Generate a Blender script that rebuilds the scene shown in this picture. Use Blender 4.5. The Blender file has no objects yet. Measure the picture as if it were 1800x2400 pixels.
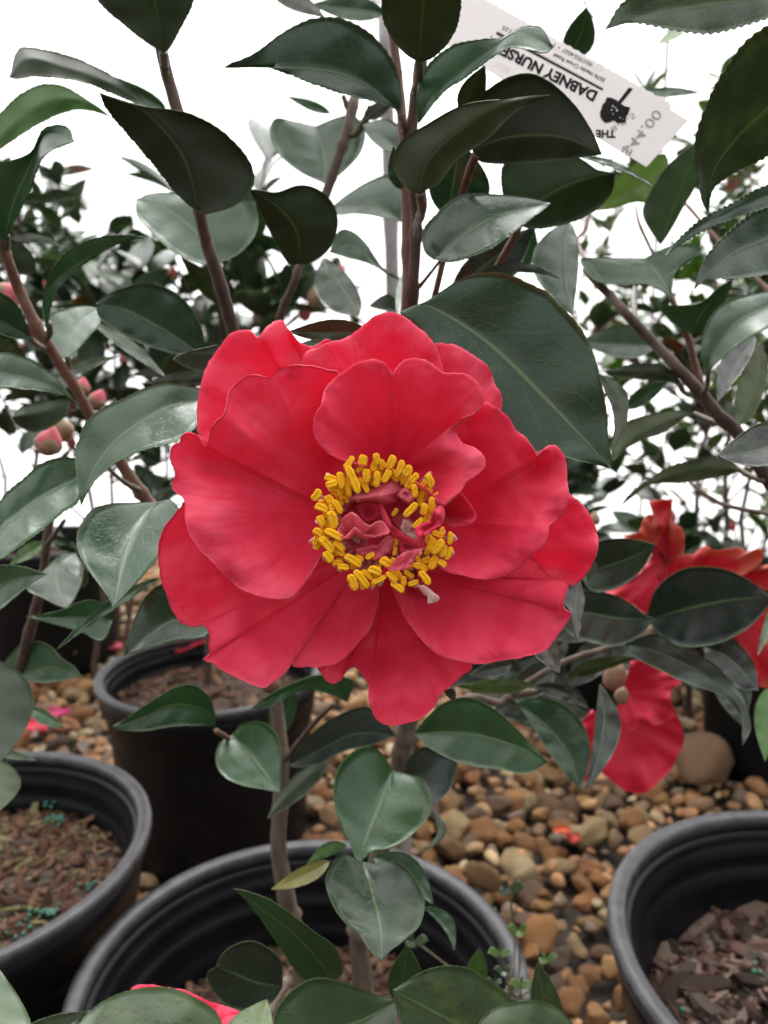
import bpy, bmesh, math, random
import numpy as np
from mathutils import Vector, Matrix, noise
R = math.radians
scene = bpy.context.scene
COL = scene.collection

# ------------------------------------------------------------------ camera, sky, sun, exposure
PITCH = R(10.0); CAM = Vector((0.0, 0.0, 0.77)); F = 1813.0
cd = bpy.data.cameras.new('camera'); cam = bpy.data.objects.new('camera', cd); COL.objects.link(cam)
cam.location = CAM; cam.rotation_euler = (math.pi/2 - PITCH, 0, 0)
cd.sensor_fit = 'VERTICAL'; cd.sensor_height = 32.0; cd.lens = 32.0*F/2400.0
cd.clip_start = 0.01; cd.clip_end = 400
cd.dof.use_dof = True; cd.dof.focus_distance = 0.238; cd.dof.aperture_fstop = 13.0
scene.camera = cam

SUN_EL, SUN_ROT = R(60), R(0)
w = bpy.data.worlds.new('World'); scene.world = w; w.use_nodes = True
nt = w.node_tree; nt.nodes.clear()
sky = nt.nodes.new('ShaderNodeTexSky'); sky.sky_type = 'NISHITA'; sky.sun_disc = False
sky.sun_elevation = SUN_EL; sky.sun_rotation = SUN_ROT; sky.air_density = 1.0; sky.dust_density = 5.0
hsv = nt.nodes.new('ShaderNodeHueSaturation'); hsv.inputs['Saturation'].default_value = 0.08
bg = nt.nodes.new('ShaderNodeBackground'); bg.inputs['Strength'].default_value = 0.15
wo = nt.nodes.new('ShaderNodeOutputWorld')
nt.links.new(sky.outputs[0], hsv.inputs['Color']); nt.links.new(hsv.outputs[0], bg.inputs['Color']); nt.links.new(bg.outputs[0], wo.inputs['Surface'])
sl = bpy.data.lights.new('sun', 'SUN'); sl.energy = 1.5; sl.angle = R(140); sl.color = (1.0, 0.97, 0.93)
sun = bpy.data.objects.new('sun', sl); COL.objects.link(sun)
# a hazy high sun beyond the plants, spread wide by cloud and film
sd = Vector((math.sin(SUN_ROT)*math.cos(SUN_EL), math.cos(SUN_ROT)*math.cos(SUN_EL), math.sin(SUN_EL)))
sun.rotation_euler = sd.to_track_quat('Z', 'Y').to_euler()
vs = scene.view_settings
vs.view_transform = 'Standard'; vs.look = 'None'; vs.gamma = 1.0; vs.use_curve_mapping = False
vs.exposure = 1.22
scene.cycles.max_bounces = 10; scene.cycles.transparent_max_bounces = 8
scene.cycles.use_denoising = True

# ------------------------------------------------------------------ point helpers
FWD = Vector((0, math.cos(PITCH), -math.sin(PITCH))); DOWN = Vector((0, -math.sin(PITCH), -math.cos(PITCH)))
nF, nD = np.array(FWD), np.array(DOWN); nC = np.array(CAM); nR = np.array((1.0, 0, 0))
def at(x, y, d):                                       # a point of the photograph at a depth in metres
    x, y, d = np.asarray(x, float), np.asarray(y, float), np.asarray(d, float)
    u, v = (x-900)/F, (y-1200)/F
    return nC + d[..., None]*(u[..., None]*nR + nF + v[..., None]*nD)
def px(p):                                             # back to photograph pixels and depth
    q = np.asarray(p, float) - nC
    d = q @ nF
    return 900+F*(q @ nR)/d, 1200+F*(q @ nD)/d, d
ZO = dict(A=(0,0,1.8433), B=(900,0,1.8433), C=(0,800,2.765), D=(1200,800,2.765), E=(0,1500,1.8433), F=(900,1500,1.8433),
          G=(0,500,3.318), H=(1300,300,3.318), I=(1300,700,3.318), J=(1250,1250,3.0164), K=(450,1550,2.37), L=(450,1950,1.8433),
          M=(500,150,3.318), N=(0,1200,3.16), O=(900,250,3.0164), P=(1350,0,3.6867), Q=(1050,0,2.765), S=(0,0,1.0),
          T=(350,700,3.0164), U=(900,700,3.0164), V=(350,1200,3.0164), W=(900,1200,3.0164), X=(350,700,1.508), Y=(680,1020,3.6867),
          Z=(0,0,0.92167))
def zc(z, pts):
    a = np.asarray(pts, float); ox, oy, s = ZO[z]
    return a/s + np.array((ox, oy))
def curve(P, n, closed=False):                         # Catmull-Rom through P, n samples even in length
    P = np.asarray(P, float)
    if closed: Q = np.vstack([P[-1], P, P[0], P[1]])
    else: Q = np.vstack([2*P[0]-P[1], P, 2*P[-1]-P[-2]])
    out = []
    m = 12
    for i in range(1, len(Q)-2):
        p0, p1, p2, p3 = Q[i-1], Q[i], Q[i+1], Q[i+2]
        t = np.linspace(0, 1, m, endpoint=False)[:, None]
        out.append(0.5*((2*p1)+(-p0+p2)*t+(2*p0-5*p1+4*p2-p3)*t*t+(-p0+3*p1-3*p2+p3)*t**3))
    out.append(Q[-2][None]); C = np.vstack(out)
    L = np.r_[0, np.cumsum(np.linalg.norm(np.diff(C, axis=0), axis=1))]
    L = L/L[-1] + np.linspace(0, 1e-9, len(L))
    s = np.linspace(0, 1, n)
    return np.stack([np.interp(s, L, C[:, k]) for k in range(C.shape[1])], 1)

# ------------------------------------------------------------------ object helpers
def tag(o, label=None, cat=None, group=None, kind=None):
    if label: o['label'] = label
    if cat: o['category'] = cat
    if group: o['group'] = group
    if kind: o['kind'] = kind
    return o
def empty(name, loc):
    o = bpy.data.objects.new(name, None); o.location = loc; o.empty_display_size = .05
    COL.objects.link(o); return o
def link(name, me, parent=None, color=None):
    o = bpy.data.objects.new(name, me); COL.objects.link(o)
    if parent is not None:
        o.parent = parent
        if parent.type == 'EMPTY': o.matrix_parent_inverse = Matrix.Translation(-Vector(parent.location))
    if color is not None: o.color = (*color, 1)
    return o
def mesh(name, V, Fc, mats, midx=None, uv=None, smooth=True):
    me = bpy.data.meshes.new(name)
    me.from_pydata([tuple(v) for v in V], [], [tuple(f) for f in Fc])
    for m in mats: me.materials.append(m)
    if midx is not None: me.polygons.foreach_set('material_index', np.asarray(midx, dtype=np.int32))
    if smooth: me.polygons.foreach_set('use_smooth', np.ones(len(me.polygons), dtype=bool))
    if uv is not None:
        li = np.empty(len(me.loops), dtype=np.int32); me.loops.foreach_get('vertex_index', li)
        l = me.uv_layers.new(name='UVMap'); l.data.foreach_set('uv', np.asarray(uv, dtype=np.float32)[li].ravel())
    me.update(); return me
def shell(name, G, uvg, mats, th=0.0003, face='t', closed_u=False):
    """A thin sheet with two skins and a rim: G is an n x m grid of points; the skin towards the camera comes first."""
    n, m = G.shape[:2]
    du = np.gradient(G, axis=0); dv = np.gradient(G, axis=1)
    N = np.cross(du, dv); N /= np.maximum(np.linalg.norm(N, axis=2, keepdims=True), 1e-12)
    c = G.reshape(-1, 3).mean(0)
    if (N.reshape(-1, 3).mean(0) @ (nC - c)) < 0: N = -N
    A = (G + N*th/2).reshape(-1, 3); B = (G - N*th/2).reshape(-1, 3)
    idx = np.arange(n*m).reshape(n, m)
    q = np.stack([idx[:-1, :-1], idx[1:, :-1], idx[1:, 1:], idx[:-1, 1:]], -1).reshape(-1, 4)
    a, b, cc = A[q[len(q)//2, 0]], A[q[len(q)//2, 1]], A[q[len(q)//2, 2]]
    if np.cross(b-a, cc-a) @ N.reshape(-1, 3)[q[len(q)//2, 0]] < 0: q = q[:, ::-1]
    k = n*m
    loop = list(idx[0, :]) + list(idx[1:, -1]) + list(idx[-1, -2::-1]) + list(idx[-2:0:-1, 0])
    rim = [(loop[i], loop[(i+1) % len(loop)], loop[(i+1) % len(loop)]+k, loop[i]+k) for i in range(len(loop))]
    Fc = np.vstack([q, q[:, ::-1]+k, np.array(rim)])
    fm, bm = (0, 1) if face == 't' else (1, 0)
    mi = np.r_[np.full(len(q), fm), np.full(len(q), bm), np.full(len(rim), 1 if len(mats) > 1 else 0)]
    if len(mats) == 1: mi[:] = 0
    uv = np.vstack([uvg.reshape(-1, 2)]*2)
    return mesh(name, np.vstack([A, B]), Fc, mats, mi, uv)
def tube_geo(P, rad, sides=8, rough=0.0, seed=0, cap=True):
    P = np.asarray(P, float); rad = np.asarray(rad, float)
    T = np.gradient(P, axis=0); T /= np.linalg.norm(T, axis=1, keepdims=True)
    ref = np.array((0.3, 1.0, 0.1)); V = []
    rs = np.random.RandomState(seed)
    for i in range(len(P)):
        a = np.cross(T[i], ref); a /= np.linalg.norm(a); b = np.cross(T[i], a)
        for k in range(sides):
            an = 2*math.pi*k/sides
            r = rad[i]*(1 + rough*rs.uniform(-1, 1))
            V.append(P[i] + r*(math.cos(an)*a + math.sin(an)*b))
    Fc = []
    for i in range(len(P)-1):
        for k in range(sides):
            k2 = (k+1) % sides
            Fc.append((i*sides+k, i*sides+k2, (i+1)*sides+k2, (i+1)*sides+k))
    if cap:
        Fc.append(tuple(range(sides))[::-1]); Fc.append(tuple((len(P)-1)*sides+k for k in range(sides)))
    return V, Fc
def stem(name, pts, mat, parent, sides=10, n=None, rough=.07, seed=1, color=None):
    """pts: (x, y, depth, width in px of the photograph) along the stem."""
    pts = np.asarray(pts, float); n = n or max(12, 7*len(pts))
    c = curve(pts, n)
    rs = np.random.RandomState(seed+17)
    P = at(c[:, 0], c[:, 1], c[:, 2]); rad = c[:, 3]*.5*c[:, 2]/F
    knob = np.ones(n)
    for k in rs.randint(1, n-1, max(1, n//9)): knob[k] += rs.uniform(.12, .3)
    V, Fc = tube_geo(P, rad*knob, sides, rough, seed)
    return link(name, mesh(name, V, Fc, [mat]), parent, color)
def zs(z, pts):                                       # (x, y, depth, width) in a zoom's own pixels
    a = np.asarray(pts, float).copy(); ox, oy, s = ZO[z]
    a[:, 0] = a[:, 0]/s+ox; a[:, 1] = a[:, 1]/s+oy; a[:, 3] = a[:, 3]/s
    return a.tolist()

# ------------------------------------------------------------------ materials
def new_mat(name):
    m = bpy.data.materials.new(name); m.use_nodes = True
    t = m.node_tree; t.nodes.clear()
    return m, t, (lambda k, **kw: _nd(t, k, kw)), t.links.new
def _nd(t, k, kw):
    n = t.nodes.new(k)
    for a, v in kw.items():
        if a.startswith('i_'): n.inputs[a[2:].replace('_', ' ')].default_value = v
        else: setattr(n, a, v)
    return n
def ramp(n, stops):
    e = n.color_ramp.elements
    while len(e) > 1: e.remove(e[-1])
    e[0].position, e[0].color = stops[0][0], stops[0][1]
    for p, c in stops[1:]:
        x = e.new(p); x.color = c
def g(v): return (v, v, v, 1)
def math_node(N, Lk, op, a, b=None, c=None):
    n = N('ShaderNodeMath', operation=op)
    for i, v in enumerate((a, b, c)):
        if v is None: continue
        if isinstance(v, (int, float)): n.inputs[i].default_value = v
        else: Lk(v, n.inputs[i])
    return n.outputs[0]

def leaf_material(name, under=False, mottled=0.0):
    m, t, N, Lk = new_mat(name)
    out = N('ShaderNodeOutputMaterial'); b = N('ShaderNodeBsdfPrincipled'); tr = N('ShaderNodeBsdfTranslucent'); mx = N('ShaderNodeMixShader')
    oi = N('ShaderNodeObjectInfo'); uv = N('ShaderNodeUVMap'); uv.uv_map = 'UVMap'
    sp = N('ShaderNodeSeparateXYZ'); Lk(uv.outputs[0], sp.inputs[0])
    u, v = sp.outputs[0], sp.outputs[1]                    # u along the leaf, v across, 0.5 on the midrib
    av = math_node(N, Lk, 'ABSOLUTE', math_node(N, Lk, 'SUBTRACT', v, .5))
    tc = N('ShaderNodeTexCoord')
    n1 = N('ShaderNodeTexNoise', i_Scale=45.0, i_Detail=4.0); Lk(tc.outputs['Object'], n1.inputs['Vector'])
    n2 = N('ShaderNodeTexNoise', i_Scale=420.0, i_Detail=3.0); Lk(tc.outputs['Object'], n2.inputs['Vector'])
    n0 = N('ShaderNodeTexNoise', i_Scale=9.0, i_Detail=2.0); Lk(uv.outputs[0], n0.inputs['Vector'])
    # midrib
    mr = N('ShaderNodeValToRGB'); ramp(mr, [(0, g(1)), (.011, g(.85)), (.020, g(0))]); Lk(av, mr.inputs[0])
    # side veins: a saw in u - curve(|v|), bent by noise
    wob = math_node(N, Lk, 'MULTIPLY', n0.outputs[0], .07)
    bend = math_node(N, Lk, 'MULTIPLY', math_node(N, Lk, 'POWER', av, .8), .55)
    q = math_node(N, Lk, 'ADD', math_node(N, Lk, 'SUBTRACT', u, bend), wob)
    sgn = math_node(N, Lk, 'MULTIPLY', math_node(N, Lk, 'GREATER_THAN', v, .5), .43)
    fr = math_node(N, Lk, 'FRACT', math_node(N, Lk, 'ADD', math_node(N, Lk, 'MULTIPLY', q, 7.5), sgn))
    tri = math_node(N, Lk, 'ABSOLUTE', math_node(N, Lk, 'SUBTRACT', fr, .5))
    sv = N('ShaderNodeValToRGB'); ramp(sv, [(0, g(1)), (.012, g(.7)), (.026, g(0))]); Lk(tri, sv.inputs[0])
    vo = N('ShaderNodeTexVoronoi', feature='DISTANCE_TO_EDGE', i_Scale=22.0); Lk(uv.outputs[0], vo.inputs['Vector'])
    vr = N('ShaderNodeValToRGB'); ramp(vr, [(0, g(1)), (.03, g(0))]); Lk(vo.outputs['Distance'], vr.inputs[0])
    # colour
    shade = N('ShaderNodeHueSaturation'); Lk(oi.outputs['Color'], shade.inputs['Color'])
    vv = math_node(N, Lk, 'MULTIPLY_ADD', n1.outputs[0], .55, .44)
    vv = math_node(N, Lk, 'ADD', vv, math_node(N, Lk, 'MULTIPLY', oi.outputs['Random'], .12))
    Lk(vv, shade.inputs['Value'])
    c1 = N('ShaderNodeMix', data_type='RGBA'); Lk(shade.outputs[0], c1.inputs['A'])
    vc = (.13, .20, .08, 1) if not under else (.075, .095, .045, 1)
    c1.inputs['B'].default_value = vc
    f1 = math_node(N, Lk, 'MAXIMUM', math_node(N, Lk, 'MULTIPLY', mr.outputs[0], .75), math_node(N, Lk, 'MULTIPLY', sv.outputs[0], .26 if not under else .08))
    f1 = math_node(N, Lk, 'MAXIMUM', f1, math_node(N, Lk, 'MULTIPLY', vr.outputs[0], .05))
    edge = N('ShaderNodeValToRGB'); ramp(edge, [(0, g(0)), (.478, g(0)), (.497, g(.9))]); Lk(av, edge.inputs[0])
    f1 = math_node(N, Lk, 'MAXIMUM', f1, edge.outputs[0])
    Lk(f1, c1.inputs['Factor']); col = c1.outputs['Result']
    if mottled:
        sn = N('ShaderNodeTexNoise', i_Scale=7.0, i_Detail=5.0, i_Roughness=.65); Lk(uv.outputs[0], sn.inputs['Vector'])
        sr = N('ShaderNodeValToRGB'); ramp(sr, [(0, g(0)), (.56, g(0)), (.64, g(1))]); Lk(sn.outputs[0], sr.inputs[0])
        c2 = N('ShaderNodeMix', data_type='RGBA'); Lk(col, c2.inputs['A']); c2.inputs['B'].default_value = (.035, .035, .03, 1)
        Lk(math_node(N, Lk, 'MULTIPLY', sr.outputs[0], mottled), c2.inputs['Factor']); col = c2.outputs['Result']
        sn2 = N('ShaderNodeTexNoise', i_Scale=4.0, i_Detail=3.0, noise_dimensions='4D'); sn2.inputs['W'].default_value = 3; Lk(uv.outputs[0], sn2.inputs['Vector'])
        sr2 = N('ShaderNodeValToRGB'); ramp(sr2, [(0, g(0)), (.52, g(0)), (.7, g(1))]); Lk(sn2.outputs[0], sr2.inputs[0])
        c3 = N('ShaderNodeMix', data_type='RGBA'); Lk(col, c3.inputs['A']); c3.inputs['B'].default_value = (.12, .17, .04, 1)
        Lk(math_node(N, Lk, 'MULTIPLY', sr2.outputs[0], .5), c3.inputs['Factor']); col = c3.outputs['Result']
    Lk(col, b.inputs['Base Color'])
    # tiny pale flecks, dust
    b.inputs['IOR'].default_value = 1.45
    if under:
        b.inputs['Roughness'].default_value = .52; b.inputs['Specular IOR Level'].default_value = .35
    else:
        Lk(math_node(N, Lk, 'MULTIPLY_ADD', n1.outputs[0], .24, .13), b.inputs['Roughness']); b.inputs['Specular IOR Level'].default_value = .85
    h = math_node(N, Lk, 'MULTIPLY_ADD', n2.outputs[0], .26, math_node(N, Lk, 'MULTIPLY', n1.outputs[0], 1.2))
    h = math_node(N, Lk, 'ADD', h, math_node(N, Lk, 'MULTIPLY', sv.outputs[0], .06 if not under else .25))
    h = math_node(N, Lk, 'SUBTRACT', h, math_node(N, Lk, 'MULTIPLY', vr.outputs[0], .12))
    bp = N('ShaderNodeBump', i_Strength=.45); bp.inputs['Distance'].default_value = .0007; Lk(h, bp.inputs['Height']); Lk(bp.outputs[0], b.inputs['Normal'])
    tl = N('ShaderNodeMix', data_type='RGBA', blend_type='MULTIPLY'); tl.inputs['Factor'].default_value = 1
    Lk(col, tl.inputs['A']); tl.inputs['B'].default_value = (2.6, 3.4, 1.2, 1)
    Lk(tl.outputs['Result'], tr.inputs['Color'])
    mx.inputs[0].default_value = .22
    Lk(b.outputs[0], mx.inputs[1]); Lk(tr.outputs[0], mx.inputs[2]); Lk(mx.outputs[0], out.inputs['Surface'])
    return m
M_TOP = leaf_material('leaf_upper'); M_UND = leaf_material('leaf_under', True); M_SPOT = leaf_material('leaf_upper_spotted', False, .8)

def petal_material(name, base, pale, dark, faded=None, glow=.40):
    m, t, N, Lk = new_mat(name)
    out = N('ShaderNodeOutputMaterial'); b = N('ShaderNodeBsdfPrincipled'); tr = N('ShaderNodeBsdfTranslucent'); mx = N('ShaderNodeMixShader')
    uv = N('ShaderNodeUVMap'); uv.uv_map = 'UVMap'; tc = N('ShaderNodeTexCoord')
    mp = N('ShaderNodeMapping'); mp.inputs['Scale'].default_value = (85, 2.6, 1); Lk(uv.outputs[0], mp.inputs['Vector'])
    st = N('ShaderNodeTexNoise', i_Scale=1.0, i_Detail=5.0, i_Roughness=.6, i_Distortion=.4); Lk(mp.outputs[0], st.inputs['Vector'])
    bl = N('ShaderNodeTexNoise', i_Scale=38.0, i_Detail=4.0); Lk(tc.outputs['Object'], bl.inputs['Vector'])
    fine = N('ShaderNodeTexNoise', i_Scale=1500.0, i_Detail=2.0); Lk(tc.outputs['Object'], fine.inputs['Vector'])
    sp = N('ShaderNodeSeparateXYZ'); Lk(uv.outputs[0], sp.inputs[0])
    r1 = N('ShaderNodeValToRGB'); ramp(r1, [(.22, (*dark, 1)), (.52, (*base, 1)), (.84, (*pale, 1))])
    f = math_node(N, Lk, 'MULTIPLY_ADD', st.outputs[0], .30, math_node(N, Lk, 'MULTIPLY', bl.outputs[0], .70)); Lk(f, r1.inputs[0])
    col = r1.outputs[0]
    mv = N('ShaderNodeMapping'); mv.inputs['Scale'].default_value = (150, 2.5, 1); Lk(uv.outputs[0], mv.inputs['Vector'])
    vn = N('ShaderNodeTexNoise', i_Scale=1.0, i_Detail=3.0, i_Distortion=.8); Lk(mv.outputs[0], vn.inputs['Vector'])
    vr = N('ShaderNodeValToRGB'); ramp(vr, [(.48, g(0)), (.68, g(.26))]); Lk(vn.outputs[0], vr.inputs[0])
    vf = math_node(N, Lk, 'MULTIPLY', vr.outputs[0], math_node(N, Lk, 'POWER', sp.outputs[1], 2.0))
    cv = N('ShaderNodeMix', data_type='RGBA'); Lk(vf, cv.inputs['Factor']); Lk(col, cv.inputs['A']); cv.inputs['B'].default_value = (*[q*.72 for q in dark], 1)
    col = cv.outputs['Result']
    bz = N('ShaderNodeTexNoise', i_Scale=130.0, i_Detail=5.0, i_Roughness=.7); Lk(tc.outputs['Object'], bz.inputs['Vector'])
    br = N('ShaderNodeValToRGB'); ramp(br, [(.56, g(0)), (.68, g(.55))]); Lk(bz.outputs[0], br.inputs[0])
    bf = math_node(N, Lk, 'MULTIPLY', br.outputs[0], math_node(N, Lk, 'POWER', sp.outputs[1], 7.0))
    cb = N('ShaderNodeMix', data_type='RGBA'); Lk(bf, cb.inputs['Factor']); Lk(col, cb.inputs['A']); cb.inputs['B'].default_value = (.30, .010, .035, 1)
    col = cb.outputs['Result']
    cr = N('ShaderNodeTexNoise', i_Scale=150.0, i_Detail=4.0, i_Distortion=.6); Lk(tc.outputs['Object'], cr.inputs['Vector'])
    rim = N('ShaderNodeValToRGB'); ramp(rim, [(.0, g(0)), (.96, g(0)), (1.0, g(.16))]); Lk(sp.outputs[1], rim.inputs[0])  # pale margin puts the edge highlight into the petal colour
    c2 = N('ShaderNodeMix', data_type='RGBA'); Lk(rim.outputs[0], c2.inputs['Factor']); Lk(col, c2.inputs['A']); c2.inputs['B'].default_value = (*pale, 1)
    col = c2.outputs['Result']
    if faded:
        fr = N('ShaderNodeTexNoise', i_Scale=26.0, i_Detail=3.0); Lk(tc.outputs['Object'], fr.inputs['Vector'])
        fm = math_node(N, Lk, 'MULTIPLY_ADD', sp.outputs[1], .6, fr.outputs[0])
        fx = N('ShaderNodeValToRGB'); ramp(fx, [(.95, g(0)), (1.15, g(.8))]); Lk(fm, fx.inputs[0])
        c3 = N('ShaderNodeMix', data_type='RGBA'); Lk(fx.outputs[0], c3.inputs['Factor']); Lk(col, c3.inputs['A']); c3.inputs['B'].default_value = (*faded, 1)
        col = c3.outputs['Result']
    Lk(col, b.inputs['Base Color'])
    b.inputs['Roughness'].default_value = .48; b.inputs['Specular IOR Level'].default_value = .38
    b.inputs['Sheen Weight'].default_value = .40; b.inputs['Sheen Roughness'].default_value = .35; b.inputs['Sheen Tint'].default_value = (1, .62, .72, 1)
    h = math_node(N, Lk, 'MULTIPLY_ADD', st.outputs[0], .20, math_node(N, Lk, 'MULTIPLY', fine.outputs[0], .08))
    h = math_node(N, Lk, 'MULTIPLY_ADD', bl.outputs[0], 1.3, h)
    h = math_node(N, Lk, 'MULTIPLY_ADD', cr.outputs[0], .55, h)
    bp = N('ShaderNodeBump', i_Strength=.7); bp.inputs['Distance'].default_value = .0009; Lk(h, bp.inputs['Height']); Lk(bp.outputs[0], b.inputs['Normal'])
    tl = N('ShaderNodeMix', data_type='RGBA'); tl.inputs['Factor'].default_value = .40; Lk(col, tl.inputs['A']); tl.inputs['B'].default_value = (*pale, 1)
    Lk(tl.outputs['Result'], tr.inputs['Color']); mx.inputs[0].default_value = glow
    Lk(b.outputs[0], mx.inputs[1]); Lk(tr.outputs[0], mx.inputs[2]); Lk(mx.outputs[0], out.inputs['Surface'])
    return m
M_PET = petal_material('petal_red', (.86, .052, .125), (.88, .18, .27), (.83, .036, .098))
M_PETP = petal_material('petal_pink', (.92, .22, .30), (.95, .60, .60), (.86, .08, .17), glow=.6)
M_PETW = petal_material('petal_pale', (.92, .66, .62), (.94, .80, .72), (.66, .14, .20), glow=.6)
M_PETD = petal_material('petal_shaded_bloom', (.62, .012, .045), (.68, .05, .11), (.50, .008, .03), glow=.22)  # darker copy of the red petal, shade put into its colour
M_PETF = petal_material('petal_faded', (.50, .016, .030), (.55, .06, .08), (.36, .008, .02), (.46, .075, .03))

def simple(name, c1, c2, scale=30, rough=.6, bump=.3, dist=.002, spec=.5, stretch=None, detail=5, sheen=0):
    m, t, N, Lk = new_mat(name)
    out = N('ShaderNodeOutputMaterial'); b = N('ShaderNodeBsdfPrincipled'); tc = N('ShaderNodeTexCoord')
    n = N('ShaderNodeTexNoise', i_Scale=scale, i_Detail=detail, i_Roughness=.6)
    if stretch:
        mp = N('ShaderNodeMapping'); mp.inputs['Scale'].default_value = stretch; Lk(tc.outputs['Object'], mp.inputs[0]); Lk(mp.outputs[0], n.inputs['Vector'])
    else: Lk(tc.outputs['Object'], n.inputs['Vector'])
    r = N('ShaderNodeValToRGB'); ramp(r, [(.3, (*c1, 1)), (.7, (*c2, 1))]); Lk(n.outputs[0], r.inputs[0]); Lk(r.outputs[0], b.inputs['Base Color'])
    b.inputs['Roughness'].default_value = rough; b.inputs['Specular IOR Level'].default_value = spec
    if sheen: b.inputs['Sheen Weight'].default_value = sheen
    bp = N('ShaderNodeBump', i_Strength=bump); bp.inputs['Distance'].default_value = dist; Lk(n.outputs[0], bp.inputs['Height']); Lk(bp.outputs[0], b.inputs['Normal'])
    Lk(b.outputs[0], out.inputs['Surface'])
    return m
def tinted(name, scale=30, lo=.6, hi=1.3, rough=.7, bump=.5, dist=.002, spec=.4, detail=5):
    """Colour from the object's own colour, varied by noise."""
    m, t, N, Lk = new_mat(name)
    out = N('ShaderNodeOutputMaterial'); b = N('ShaderNodeBsdfPrincipled'); tc = N('ShaderNodeTexCoord'); oi = N('ShaderNodeObjectInfo')
    n = N('ShaderNodeTexNoise', i_Scale=scale, i_Detail=detail, i_Roughness=.6); Lk(tc.outputs['Object'], n.inputs['Vector'])
    hs = N('ShaderNodeHueSaturation'); Lk(oi.outputs['Color'], hs.inputs['Color'])
    mr = N('ShaderNodeMapRange', i_From_Min=.3, i_From_Max=.7, i_To_Min=lo, i_To_Max=hi); Lk(n.outputs[0], mr.inputs[0]); Lk(mr.outputs[0], hs.inputs['Value'])
    Lk(hs.outputs[0], b.inputs['Base Color']); b.inputs['Roughness'].default_value = rough; b.inputs['Specular IOR Level'].default_value = spec
    bp = N('ShaderNodeBump', i_Strength=bump); bp.inputs['Distance'].default_value = dist; Lk(n.outputs[0], bp.inputs['Height']); Lk(bp.outputs[0], b.inputs['Normal'])
    Lk(b.outputs[0], out.inputs['Surface'])
    return m
M_BARK = simple('bark', (.035, .021, .017), (.105, .063, .046), 220, .75, .6, .0012, stretch=(1, 1, .25))
M_TRUNK = simple('trunk_bark', (.050, .036, .026), (.15, .108, .076), 160, .8, .7, .0015, stretch=(1, 1, .2))
M_TWIG = simple('young_bark', (.085, .038, .024), (.19, .095, .060), 200, .6, .5, .001, stretch=(1, 1, .3))
M_PETIOLE = simple('petiole', (.06, .045, .03), (.11, .09, .045), 200, .5, .3, .001)
M_POT = simple('pot_plastic', (.004, .004, .0052), (.009, .0085, .010), 22, .40, .2, .0006, spec=.13)
M_RIM = simple('rim_plastic', (.007, .007, .010), (.040, .039, .043), 70, .44, .5, .0008, spec=.40)  # lighter than the wall: rim highlights put into the colour, plus scuffs
M_ANTH = simple('pollen', (.95, .40, .010), (.98, .58, .03), 2600, .95, .5, .0006, spec=.15)
M_FIL = simple('filament', (.85, .50, .46), (.92, .70, .60), 200, .45, .2, .0005)
M_SOIL = simple('soil', (.022, .014, .010), (.07, .042, .030), 90, .95, 1.0, .006)
M_CHIP = tinted('bark_chip', 140, .5, 1.45, .9, .9, .002, spec=.15)
M_STONE = tinted('river_stone', 75, .55, 1.35, .8, .9, .004, spec=.25)
M_GRAV = simple('gravel_ground', (.022, .016, .012), (.06, .042, .030), 28, .9, 1.0, .02)
M_BEAD = simple('fertilizer_bead', (.0, .06, .035), (.003, .09, .05), 300, .35, .1, .0005)
M_BUD = simple('bud_scale', (.15, .12, .055), (.30, .16, .11), 130, .6, .3, .0008)
M_BUDR = simple('bud_red', (.42, .04, .07), (.50, .13, .13), 160, .6, .3, .0008)
M_POLE = simple('galvanised_pipe', (.17, .155, .15), (.25, .23, .225), 40, .5, .1, .001)
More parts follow.
